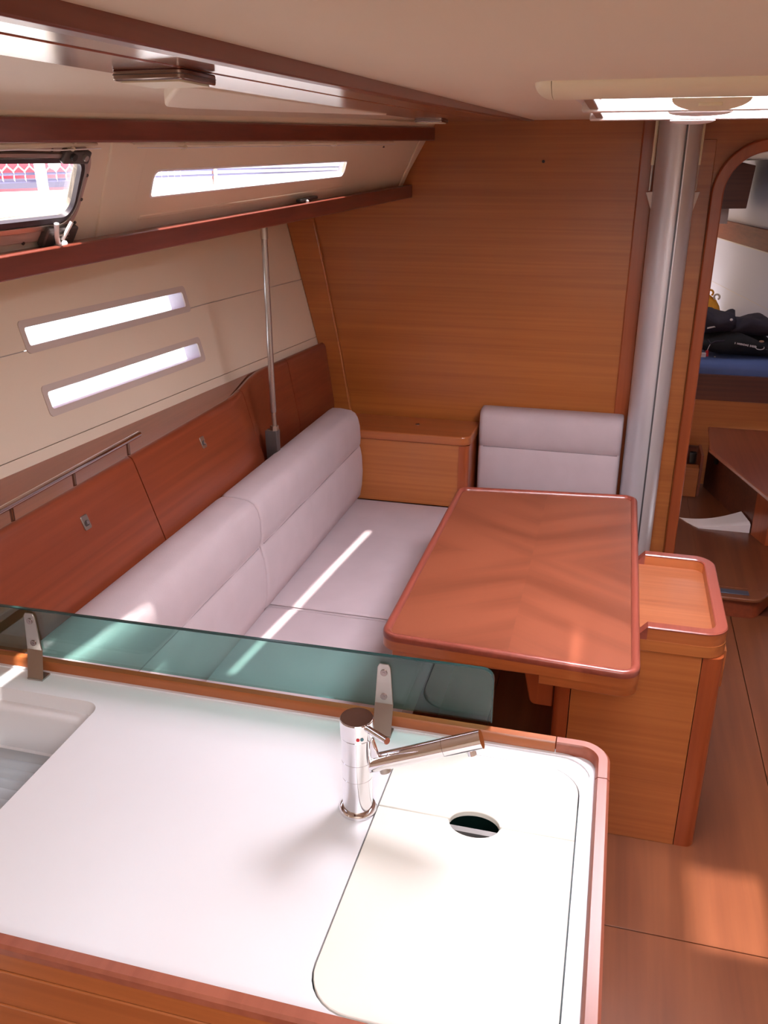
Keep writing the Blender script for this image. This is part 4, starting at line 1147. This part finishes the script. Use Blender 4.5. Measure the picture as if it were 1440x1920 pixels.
# ================================================================== OUTSIDE
rws = []
for y in (-2.0, 1.0, 2.5, 4.2):
    a = coach(y, 1.66).x - 0.02
    zd = on_line(RL0, RL1, y).z
    rws.append([(a, y, zd + 0.052), (-1.80, y, zd + 0.040), (-1.80, y, zd + 0.005), (-1.58, y, zd + 0.034), (a, y, zd + 0.034)])
sd_ = tag(obj('side_deck', MB().grid(rws, close_u=True, cap=True), 'deck'), 'white side deck running past the upper windows outside', 'deck')
obj('toe_rail', MB().beam((-1.77, -2.0, 1.535), (-1.77, 4.2, 1.75), (0, 0, 1), 0.03, 0.04), 'alu', sd_)
t = thing('lifeline_net', 'white hexagon netting on the lifelines outside the portlight', 'net', (-1.75, 2.6, 1.69))
nm = MB()
hx = 0.030
z_lo, z_hi = 1.79, 2.20
for r_ in range(9):
    for c_ in range(30):
        cy = 1.9 + c_ * hx * 1.732 + (hx * 0.866 if r_ % 2 else 0); cz = 1.776 + r_ * hx * 1.5
        for k in (0, 1, 2):
            a, b = R(30 + 60 * k), R(90 + 60 * k)
            nm.tube([(-1.75, cy + hx * math.cos(a), cz + hx * math.sin(a)), (-1.75, cy + hx * math.cos(b), cz + hx * math.sin(b))], 0.0024, 4, cap=False)
nt = obj('netting', nm, 'white', t); nt['kind'] = 'stuff'
for yy in (1.9, 3.7):
    obj('stanchion', MB().tube([(-1.75, yy, 1.715), (-1.75, yy, 2.3)], 0.012, 10), 'steel', t)
obj('lace_strap', MB().prism([(2.42, 1.70), (2.47, 1.70), (2.44, 2.2), (2.39, 2.2)], YZ(-1.73), 0.0, 0.004), 'white', t)
obj('ball', MB().ball((-1.745, 2.535, 1.812), 0.017, 1, 1, 1, 16), 'white', t)
for z in (1.752, 1.773, 1.90):
    obj('lifeline_wire', MB().tube([(-1.752, 1.0, z), (-1.752, 9.0, z + 0.06)], 0.0045, 6), 'bluecover', t)
# neighbouring boats and water
rb = thing('red_boat', 'red hulled boat moored alongside, seen through the portlight', 'boat', (-5.2, 5.0, 0.2))
def boat(x0, y0, y1, zl_, zh, mat, par, flare=0.35):
    rws = []
    for i in range(13):
        s = i / 12; y = lerp(y0, y1, s); pin = 1.3 * (abs(s - 0.5) * 2) ** 3
        rws.append([(x0 - pin - flare, y, zl_), (x0 - pin, y, zh + 0.2 * (s - 0.5) ** 2), (x0 - pin - 0.25, y, zh + 0.06), (x0 - 2.2 + pin * 0.3, y, zh + 0.06), (x0 - 2.0, y, zl_)])
    return obj('hull', MB().grid(rws, close_u=True, cap=True), mat, par, sharp=40)
boat(-4.4, -1.0, 9.0, 0.12, 2.35, 'redhull', rb)
obj('boot_top', MB().prism([(0.0, 0.12), (8.6, 0.12), (8.6, 1.22), (0.0, 1.22)], YZ(-4.55), 0.0, 0.22), 'whitehull', rb)
obj('rubbing_band', MB().prism([(0.5, 1.655), (8.0, 1.655), (8.0, 1.725), (0.5, 1.725)], YZ(-4.52), 0.0, 0.06), 'paleband', rb)
wb = thing('white_boat', 'white motor boat with blue covers seen through the long window', 'boat', (-6.0, 13.5, 0.2))
boat(-4.6, 9.3, 19.0, 0.12, 1.95, 'whitehull', wb, 0.2)
for z in (1.46, 1.54, 1.62):
    obj('hull_stripe', MB().prism([(9.8, z), (13.0, z), (13.0, z + 0.02), (9.8, z + 0.02)], YZ(-4.95), 0.0, 0.4), 'bluecover', wb)
for a, b in ((14.2, 15.2), (15.6, 16.2)):
    obj('blue_cover', MB().prism([(a, 1.45), (b, 1.45), (b, 2.15), (a + 0.5, 2.15)], YZ(-4.9), 0.0, 0.5), 'bluecover', wb)
wa = tag(obj('water', MB().prism(rect(-40, -1.92, -20, 40), XYZ, 0.05, 0.12), 'water'), 'bright harbour water beyond the hull windows', 'water')
wa['kind'] = 'stuff'
# boom with furled sail above the cabin top: unseen, added to shade the hatch
t = thing('boom', 'unseen furled sail on the boom, added to shade the hatch', 'boom', (0.06, 1.5, 3.2))
obj('boom_tube', MB().tube([(0.17, 3.5, 3.05), (0.17, -3.0, 3.05)], 0.07, 16), 'alu', t)
obj('sail_bag_shade', MB().tube([(0.16, 3.6, 3.45), (0.16, 1.78, 3.45)], 0.50, 22), 'creamcloth', t)  # widened to cut off the forward part of the sun patch below
obj('furled_sail_shade', MB().tube([(0.06, 3.5, 3.35), (0.06, 2.0, 3.32), (0.06, -1.5, 3.28), (0.06, -3.0, 3.25)], [0.17, 0.17, 0.17, 0.12], 18), 'creamcloth', t)
